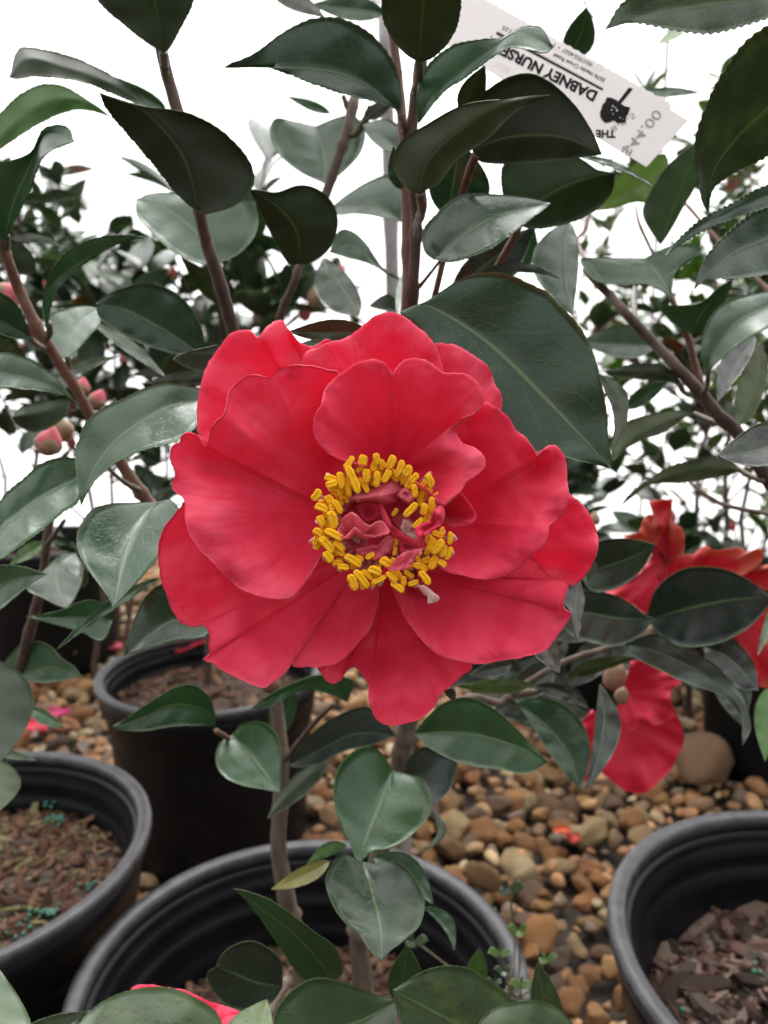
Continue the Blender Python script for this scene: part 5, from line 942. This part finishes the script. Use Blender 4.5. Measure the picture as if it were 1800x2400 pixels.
# ------------------------------------------------------------------ ground, stones, film wall
V, Fc = [], []; nx, ny = 60, 60
gx = np.linspace(-6, 6, nx); gy = np.linspace(-1.5, 8, ny)
V = [(-60, -30, -.02), (60, -30, -.02), (60, 60, -.02), (-60, 60, -.02)]
ground = tag(link('ground', mesh('ground', V, [(0, 1, 2, 3)], [M_GRAV])), 'gravel ground between the black pots', None, None, 'structure')
def stone_mesh(seed, sub):
    bm = bmesh.new(); bmesh.ops.create_icosphere(bm, subdivisions=sub, radius=1); rs = random.Random(seed)
    sc = Vector((1, rs.uniform(.65, .95), rs.uniform(.5, .75))); fl = [Vector((rs.gauss(0, 1), rs.gauss(0, 1), rs.gauss(0, 1))).normalized() for _ in range(8)]
    for v in bm.verts:
        c = v.co.copy()
        for f in fl:
            e = c.dot(f)-.66
            if e > 0: c -= f*e*.88
        c *= 1+.26*noise.noise(c*1.3+Vector((seed*5.1, 0, 0)))+.08*noise.noise(c*3.7+Vector((seed, 2, 0)))
        v.co = Vector((c.x*sc.x, c.y*sc.y, c.z*sc.z))
    me = bpy.data.meshes.new('stone'); bm.to_mesh(me); bm.free(); me.materials.append(M_STONE)
    me.polygons.foreach_set('use_smooth', np.ones(len(me.polygons), dtype=bool)); me.update(); return me
STONES = [stone_mesh(i, 3) for i in range(14)]
ST_COL = [(0.266, 0.131, 0.052), (0.319, 0.157, 0.061), (0.212, 0.101, 0.041), (0.356, 0.192, 0.078), (0.179, 0.097, 0.045), (0.155, 0.096, 0.06), (0.102, 0.069, 0.047), (0.291, 0.138, 0.056), (0.241, 0.142, 0.062), (0.334, 0.152, 0.062), (0.144, 0.085, 0.045), (0.392, 0.22, 0.094), (0.256, 0.118, 0.049), (0.329, 0.232, 0.117), (0.284, 0.185, 0.098), (0.377, 0.281, 0.161)]
pots_xy = [(POT_MID, .16), (POT_LEFT, .17), (POT_RIGHT, .17), (POT_BACK, .155), (POT_FAR, .17), (POT_SHADE, .155), (POT_SHADE2, .155), (POT_THIRD, .155)]
rs = random.Random(21); cand = []
yy = .22
while yy < 3.15:
    step = .0305*(1+max(0, yy-1.5)*.25)
    xx = -2.6
    while xx < 2.6:
        p = Vector((xx+rs.uniform(-.4, .4)*step, yy+rs.uniform(-.4, .4)*step, 0)); xx += step
        if any((p.x-c.x)**2+(p.y-c.y)**2 < r*r for c, r in pots_xy): continue
        x, y, d = px(p)
        if d <= 0.1 or not (-1500 < x < 3300 and -30 < y < 4200): continue
        inside = -30 < x < 1830 and y < 2450
        big = rs.choice((.45, .55, .65, .75, .85, .9, 1, 1.1, 1.3, 1.6)); size = step*.66*big
        front_open = (700 < x < 1560 and 1700 < y < 2400) or (60 < x < 330 and 1430 < y < 1800)
        cand.append((size/d*(3 if front_open else 1)*(1 if inside else .01), p, size))
    yy += step*.86
cand.sort(key=lambda c: -c[0])
def stone_tf(p, size): return (p.x, p.y, size*.28+rs.uniform(-.006, .012)), (rs.gauss(0, .3), rs.gauss(0, .3), rs.uniform(0, 6.28)), (size*rs.uniform(.9, 1.2), size*rs.uniform(.85, 1.1), size*rs.uniform(.85, 1.15))
for _, p, size in cand[:300]:
    l, ro, s = stone_tf(p, size); place('stone', STONES[rs.randrange(14)], l, ro, s, ground, rs.choice(ST_COL))
# the rest of the gravel, too many to single out: one object per colour would split it, so colour comes from a face attribute
from mathutils import Euler
lows = [stone_mesh(i+40, 2) for i in range(8)]
lv = []; lf = []
for m_l in lows:
    a = np.empty(len(m_l.vertices)*3); m_l.vertices.foreach_get('co', a); lv.append(a.reshape(-1, 3)); lf.append(np.array([list(p.vertices) for p in m_l.polygons]))
GV, GF, GC = [], [], []; n0 = 0
for _, p, size in cand[300:]:
    i = rs.randrange(8); l, ro, s = stone_tf(p, size)
    Mx = np.array(Euler(ro).to_matrix()); a = (lv[i]*np.array(s)) @ Mx.T + np.array(l)
    GV.append(a); GF.append(lf[i]+n0); n0 += len(a); GC.append(np.tile(np.array((*rs.choice(ST_COL), 1)), (len(a), 1)))
M_GSTONE, t_, N_, L_ = new_mat('gravel_stones')
o_ = N_('ShaderNodeOutputMaterial'); b_ = N_('ShaderNodeBsdfPrincipled'); at_ = N_('ShaderNodeAttribute'); at_.attribute_name = 'stone_colour'
n_ = N_('ShaderNodeTexNoise', i_Scale=60.0, i_Detail=4.0); tc_ = N_('ShaderNodeTexCoord'); L_(tc_.outputs['Object'], n_.inputs['Vector'])
hs_ = N_('ShaderNodeHueSaturation'); mr_ = N_('ShaderNodeMapRange', i_From_Min=.3, i_From_Max=.7, i_To_Min=.6, i_To_Max=1.25); L_(n_.outputs[0], mr_.inputs[0]); L_(mr_.outputs[0], hs_.inputs['Value'])
L_(at_.outputs['Color'], hs_.inputs['Color']); L_(hs_.outputs[0], b_.inputs['Base Color']); b_.inputs['Roughness'].default_value = .72; L_(b_.outputs[0], o_.inputs['Surface'])
gv = np.vstack(GV); gme = bpy.data.meshes.new('gravel'); gme.from_pydata(gv.tolist(), [], np.vstack(GF).tolist()); gme.materials.append(M_GSTONE)
ca = gme.color_attributes.new('stone_colour', 'FLOAT_COLOR', 'POINT'); ca.data.foreach_set('color', np.vstack(GC).astype(np.float32).ravel())
gme.polygons.foreach_set('use_smooth', np.ones(len(gme.polygons), dtype=bool)); gme.update()
tag(link('gravel', gme), 'small brown and tan river gravel spread between the pots', None, None, 'stuff')
bo = link('boulder', STONES[3].copy()); bo.location = (.60, 1.36, .055); bo.scale = (.082, .088, .095); bo.rotation_euler = (.2, .3, 1.1); bo.color = (.21, .125, .07, 1)
tag(bo, 'large rounded tan stone on the gravel beside the shaded pot', 'stone')

# greenhouse film wall behind everything, on pipe hoops
M_FILM, t_, N_, L_ = new_mat('greenhouse_film')
o_ = N_('ShaderNodeOutputMaterial'); a_ = N_('ShaderNodeBsdfTransparent'); b_ = N_('ShaderNodeBsdfTranslucent'); b_.inputs['Color'].default_value = (.93, .93, .95, 1); m_ = N_('ShaderNodeMixShader')
n_ = N_('ShaderNodeTexNoise', i_Scale=1.6, i_Detail=3.0); tc_ = N_('ShaderNodeTexCoord'); L_(tc_.outputs['Object'], n_.inputs['Vector'])
mr_ = N_('ShaderNodeMapRange', i_To_Min=.46, i_To_Max=.62); L_(n_.outputs[0], mr_.inputs[0]); L_(mr_.outputs[0], m_.inputs[0])
L_(a_.outputs[0], m_.inputs[1]); L_(b_.outputs[0], m_.inputs[2]); L_(m_.outputs[0], o_.inputs['Surface'])
film = tag(empty('greenhouse_wall', Vector((0, 3.3, 0))), 'white translucent plastic film wall of the greenhouse behind all the plants', 'wall')
V, Fc = [], []; nx = 60
for i in range(nx+1):
    x = -7+14*i/nx
    for k in range(9):
        z = .0+3.4*k/8; V.append((x, 3.3+.02*math.sin(x*3.1+k)+.35*(k/8)**3*0, z))
for i in range(nx):
    for k in range(8): Fc.append((i*9+k, i*9+9+k, i*9+10+k, i*9+k+1))
link('film_sheet', mesh('film_sheet', V, Fc, [M_FILM]), film)
for x in np.arange(-6, 6.1, 3.0):
    V, Fc = tube_geo([(x+1.1, 3.27, z) for z in np.linspace(0, 3.4, 6)], [.007]*6, 8); link('hoop_pipe', mesh('hoop_pipe', V, Fc, [M_POLE]), film)
for z in (.35,):
    V, Fc = tube_geo([(x, 3.24, z) for x in np.linspace(-7, 7, 6)], [.004]*6, 8); link('rail', mesh('rail', V, Fc, [M_POLE]), film)
M_OUT = simple('outside_pale', (.50, .49, .47), (.62, .61, .60), 4, .9, .4, .02)  # unseen ground, kept pale so the film before it reads white
tag(link('outside_ground', mesh('outside_ground', [(-60, 3.45, -.01), (60, 3.45, -.01), (60, 120, -.01), (-60, 120, -.01)], [(0, 1, 2, 3)], [M_OUT])), 'unseen ground outside the film wall, made pale to whiten the film', None, None, 'structure')
pole = stem('support_pole', [(900, 40, 1.25, 34), (918, 600, 1.25, 34), (936, 1400, 1.25, 34), (950, 2120, 1.25, 36)], M_POLE, None, sides=10, seed=61, rough=.0)
tag(pole, 'thin pale grey upright pole standing behind the middle stems', 'pole')

# ------------------------------------------------------------------ camellias farther back
def far_leaf(seed):
    rs = random.Random(seed); n, m = 7, 5; G = np.zeros((n, m, 3)); UV = np.zeros((n, m, 2)); ar, fo = rs.uniform(.05, .22), rs.uniform(.1, .4)
    for i in range(n):
        t = i/(n-1); wd = .25*math.sin(math.pi*t**.85)**.8 if 0 < i < n-1 else .004
        for j in range(m):
            v = (j-(m-1)/2)/((m-1)/2)
            G[i, j] = (v*wd, t, -ar*(t*t)*1.2 + fo*abs(v)*wd + .02*math.sin(5*t+v*2+seed)); UV[i, j] = (t, .5+.5*v)
    idx = np.arange(n*m).reshape(n, m)
    q_ = np.stack([idx[:-1, :-1], idx[:-1, 1:], idx[1:, 1:], idx[1:, :-1]], -1).reshape(-1, 4)
    k = n*m; V = np.vstack([G.reshape(-1, 3), G.reshape(-1, 3)-np.array((0, 0, .006))])
    return mesh('leaf', V, np.vstack([q_, q_[:, ::-1]+k]), [M_TOP, M_UND], [0]*len(q_)+[1]*len(q_), np.vstack([UV.reshape(-1, 2)]*2))
FL = [far_leaf(i) for i in range(8)]
def shrub(label, x, y, h, spread, n_leaf, size, cols, seed, trunk_r=.009, buds=0, dead=0, z0=.26, lean=(0, 0), bare=.25, nb=9):
    t = tag(empty('camellia_shrub', Vector((x, y, z0))), label, 'shrub', 'camellias farther back in the greenhouse')
    rs = random.Random(seed); segs = []; V, Fc = [], []
    def add(P, r0, r1):
        v, f = tube_geo(P, np.linspace(r0, r1, len(P)), 6, .05, seed, False); n = len(V); V.extend(v); Fc.extend([[a+n for a in q_] for q_ in f])
    top = np.array((x+lean[0], y+lean[1], h)); b0 = np.array((x, y, z0))
    tr = [b0+(top-b0)*k+np.array((rs.gauss(0, .012), rs.gauss(0, .012), 0))*(k > 0) for k in np.linspace(0, 1, 8)]
    add(tr, trunk_r*.8, trunk_r*.2)
    tips = [(tr[-1], tr[-1]-tr[-2])]
    for b in range(nb):
        k = rs.uniform(bare, .95); i = int(k*6.99); p = tr[i]+(tr[i+1]-tr[i])*(k*7-i if k*7-i < 1 else .5)
        a = rs.uniform(0, 6.28); ln = spread*rs.uniform(.5, 1.1)*(1.15-k*.6); dv = np.array((math.cos(a), math.sin(a)*.8, rs.uniform(.5, 1.5))); dv /= np.linalg.norm(dv)
        br = [p, p+dv*ln*.5+np.array((0, 0, -.01)), p+dv*ln+np.array((rs.gauss(0, .03), rs.gauss(0, .03), .05*ln))]
        add(curve(br, 6), trunk_r*.36, trunk_r*.14); c = curve(br, 9)
        for q_ in range(2, 9): tips.append((c[q_], c[q_]-c[q_-1]))
        for s in range(rs.randint(1, 3)):
            p2 = c[rs.randint(3, 7)]; a2 = rs.uniform(0, 6.28); d2 = np.array((math.cos(a2), math.sin(a2), rs.uniform(.3, 1.6))); d2 /= np.linalg.norm(d2); l2 = ln*rs.uniform(.25, .5)
            tw = [p2, p2+d2*l2*.6, p2+d2*l2+np.array((0, 0, .02))]; add(curve(tw, 5), trunk_r*.22, trunk_r*.12); cc = curve(tw, 7)
            for q_ in range(2, 7): tips.append((cc[q_], cc[q_]-cc[q_-1]))
    link('trunk', mesh('trunk', V, Fc, [M_BARK]), t)
    k = 0
    while k < n_leaf:
        p, dv = tips[rs.randrange(len(tips))]; dv = dv/max(np.linalg.norm(dv), 1e-6)
        a = rs.uniform(0, 6.28); out = np.array((math.cos(a), math.sin(a), rs.uniform(-.2, .7))); yv = out*1.0+dv*.7; yv /= np.linalg.norm(yv)
        up = np.array((rs.gauss(0, .35), rs.gauss(0, .35), 1.0)); xv = np.cross(yv, up); xv /= np.linalg.norm(xv); zv = np.cross(xv, yv)
        s = size*rs.uniform(.75, 1.45); Mx = Matrix(((xv[0], yv[0], zv[0]), (xv[1], yv[1], zv[1]), (xv[2], yv[2], zv[2])))
        o = place('leaf', FL[rs.randrange(8)], Vector(p), Mx.to_euler(), s, t, (.22, .085, .035) if rs.random() < dead else rs.choice(cols)); k += 1
    for _ in range(buds):
        p, dv = tips[rs.randrange(len(tips))]
        blob('bud', p, rs.uniform(.008, .014), rs.choice((M_BUDR, M_BUD, M_BUDR)), t, 2, .06, (.9, .9, 1.15), rs.randrange(99), None, .2)
    return t
HAZED = [(.050, .085, .050), (.065, .11, .06), (.055, .085, .055), (.08, .125, .06)]  # far greens lightened: bright background haze put into the leaf colour
GY = [(.11, .19, .05), (.14, .22, .055), (.075, .14, .05), (.20, .24, .07), (.09, .16, .07)]
MX = HAZED+[(.06, .10, .05), (.075, .12, .05)]
shrub('camellia shrub in the far ribbed pot with pink buds and a few brown leaves', -.90, 2.02, 1.03, .42, 190, .070, HAZED+[(.07,.10,.06)], 101, .011, 12, .05, .33)
shrub('leafy camellia shrub standing between the left branch and the far ribbed pot', -.62, 1.62, 1.02, .36, 190, .070, HAZED+[(.08,.12,.07)], 112, .010, 10, .07, .0, (0, 0), .4, 12)
shrub('leggy camellia shrub at the left edge with small leaves and pink buds', -1.05, 1.75, 1.02, .38, 130, .060, MX, 113, .009, 12, .10, .0, (0, 0), .35, 12)
shrub('dark shrub in the shaded pot behind the low right branch', .40, 1.74, .62, .26, 110, .075, HAZED, 114, .010, 0, .0, .25, (0, 0), .2, 9)
shrub('camellia shrub with grey green leaves and pale pink buds behind the lower left branch', -.50, 1.45, .90, .30, 170, .070, [(.06,.09,.06),(.05,.085,.045),(.04,.07,.04)], 115, .009, 8, .04, .0, (0, 0), .15, 13)
shrub('camellia shrub near the film wall seen between the upper left stems', -.42, 2.4, 1.22, .34, 130, .064, MX, 116, .008, 6, .05, .0, (0, 0), .3, 11)
shrub('grey green leafy shrub right behind the thick slanting branch', .68, 1.62, 1.06, .36, 290, .066, [(.06,.10,.055),(.07,.12,.05),(.05,.08,.05)], 117, .010, 3, .03, .0, (0, 0), .12, 15)
shrub('sparse camellia shrub farthest to the left near the film wall', -1.30, 2.6, 1.40, .50, 150, .062, MX, 102, .009, 8, .10)
shrub('dense dark camellia shrub behind the left branch, with brown leaves among the green', -.72, 2.55, 1.02, .40, 200, .068, HAZED, 103, .010, 10, .10)
shrub('tall thin camellia shrub with tiny leaves between the far left pots', -.62, 3.0, 1.30, .30, 60, .062, HAZED, 104, .007, 4, .04, nb=6)
shrub('camellia shrub in the pot behind the left trunk with pale buds', -.30, 1.24, 1.0, .30, 130, .078, MX, 105, .009, 6, 0, .25, (.05, .0), .4, 10)
shrub('small leafy camellia shrub seen between the middle stems', -.06, 2.55, .92, .28, 70, .066, HAZED, 106, .008, 3, .03)
shrub('yellow green fine-leaved shrub on the right behind the thick branch', 1.02, 2.15, 1.30, .52, 300, .062, GY, 107, .011, 4, .06, .0, (0, 0), .05, 16)
shrub('light green shrub right of centre near the film wall',   .66, 2.75, 1.36, .46, 190, .064, GY, 108, .009, 3, .08, .0, nb=10)
shrub('leafy shrub in the shaded pot beside the tan stone', .80, 1.44, 1.12, .40, 290, .062, GY+HAZED, 109, .010, 0, .02, .25, (.10, .05), .15, 12)
shrub('twiggy shrub with dull green leaves in the farther shaded pot', .86, 1.92, 1.28, .42, 290, .062, GY, 110, .010, 3, .04, .25, (0, 0), .1, 12)
shrub('pale green shrub reaching above the tag at the far right', 1.45, 2.9, 1.75, .60, 220, .064, GY, 111, .010, 3, .10, .0, nb=12)

# ------------------------------------------------------------------ small things on the ground and in the pots
def fallen(z, x, y, zt, size, mat, label, seed, col=None):
    s = zc(z, [(x, y)])[0]; dv = at(s[0], s[1], 1.0)-nC; P = nC+dv*((zt-nC[2])/dv[2]); rs = random.Random(seed)
    n, m = 9, 7; G = np.zeros((n, m, 3)); UV = np.zeros((n, m, 2)); an = rs.uniform(0, 6.28)
    for i in range(n):
        t = i/(n-1); wd = size*.42*math.sin(math.pi*min(1, t*.85+.08))**.7
        for j in range(m):
            v = (j-3)/3; a, b = v*wd, (t-.5)*size
            G[i, j] = P+np.array((a*math.cos(an)-b*math.sin(an), a*math.sin(an)+b*math.cos(an), .012+size*(.18*v*v+.10*math.sin(4*t+seed)))); UV[i, j] = (.5+.5*v, t)
    o = link('fallen_petal', shell('fallen_petal', G, UV, [mat], th=.0005), None); tag(o, label, 'petal', 'fallen petals')
M_ORP = petal_material('petal_orange', (.62, .10, .02), (.66, .20, .06), (.45, .05, .01))
M_MAG = petal_material('petal_magenta', (.72, .08, .26), (.78, .24, .40), (.60, .03, .14))
fallen('F', 765, 860, .03, .030, M_ORP, 'small orange petal lying on the open gravel', 1)
fallen('F', 818, 890, .03, .032, M_PETF, 'red orange petal lying on the gravel next to the orange one', 2)
fallen('N', 430, 1530, .03, .05, M_MAG, 'bright magenta petal on the stones left of the back pot', 3)
fallen('N', 260, 1640, .03, .05, M_PET, 'red petal on the stones just behind the left pot', 4)
fallen('N', 290, 1580, .03, .04, M_PETP, 'pink petal on the stones just behind the left pot', 5)
fallen('N', 870, 1045, .03, .05, M_PETP, 'pale pink petal lying behind the back pot rim', 6)
fallen('N', 1420, 1050, .27, .06, M_PET, 'red petal on the mulch in the pot behind the left trunk', 7)
rs = random.Random(77)
for i in range(11):                                        # dry leaves dropped on the stones
    x, y = (rs.uniform(60, 330), rs.uniform(1500, 1780)) if i < 8 else (rs.uniform(740, 1500), rs.uniform(1760, 2150))
    dv = at(x, y, 1.0)-nC; P = nC+dv*((.062-nC[2])/dv[2])
    o = place('dry_leaf', FL[rs.randrange(8)], Vector(P), (rs.gauss(0, .4), rs.gauss(0, .4), rs.uniform(0, 6.28)), rs.uniform(.035, .06) if i < 8 else rs.uniform(.018, .03), None, rs.choice([(.26, .10, .045), (.20, .08, .04), (.30, .15, .06), (.13, .06, .03)]))
    tag(o, 'dry reddish brown leaf lying on the stones left of the back pot' if i < 8 else 'tiny dry brown leaf scrap lying among the open gravel', 'leaf', 'dry leaves on the stones')
# clover growing over the edge of the middle pot
clo = tag(empty('clover_plant', Vector(at(1170, 2330, .47))), 'thin clover weed with small pale leaves growing at the edge of the middle pot', 'weed')
for i, (x, y, d, r) in enumerate([(1370, 240, .50, 62), (1330, 515, .47, 50), (1410, 425, .48, 52), (1530, 545, .47, 44), (1420, 650, .46, 48), (1345, 600, .46, 40), (960, 470, .50, 55), (1305, 640, .45, 36)]):
    s = zc('L', [(x, y)])[0]; rr = r*1.7/1.8433
    stem('stalk', [(1180+10*i, 2340, .47, 5), ((1180+s[0])/2+20, (2340+s[1])/2+20, d, 5), (s[0], s[1], d, 4)], M_PETIOLE, clo, sides=5, n=8, seed=70+i)
    for k in range(3):
        a = k*2.094+i*.7; ex, ey = s[0]+math.cos(a)*rr*.62, s[1]+math.sin(a)*rr*.36
        sheet_leaf(clo, np.array([(s[0], s[1]), ((s[0]+ex)/2, (s[1]+ey)/2), (ex, ey)]),
                   np.array([(s[0], s[1]), ((s[0]+ex)/2-(ey-s[1])*.5-4, (s[1]+ey)/2+(ex-s[0])*.5), (ex-2, ey), (ex, ey)]),
                   np.array([(s[0], s[1]), ((s[0]+ex)/2+(ey-s[1])*.5+4, (s[1]+ey)/2-(ex-s[0])*.5), (ex+2, ey), (ex, ey)]), d, d-.004, col=random.Random(i).choice([(.16, .24, .07), (.06, .09, .045), (.09, .13, .06)]), serr=0, nt=12, nv=3, fold=.1)
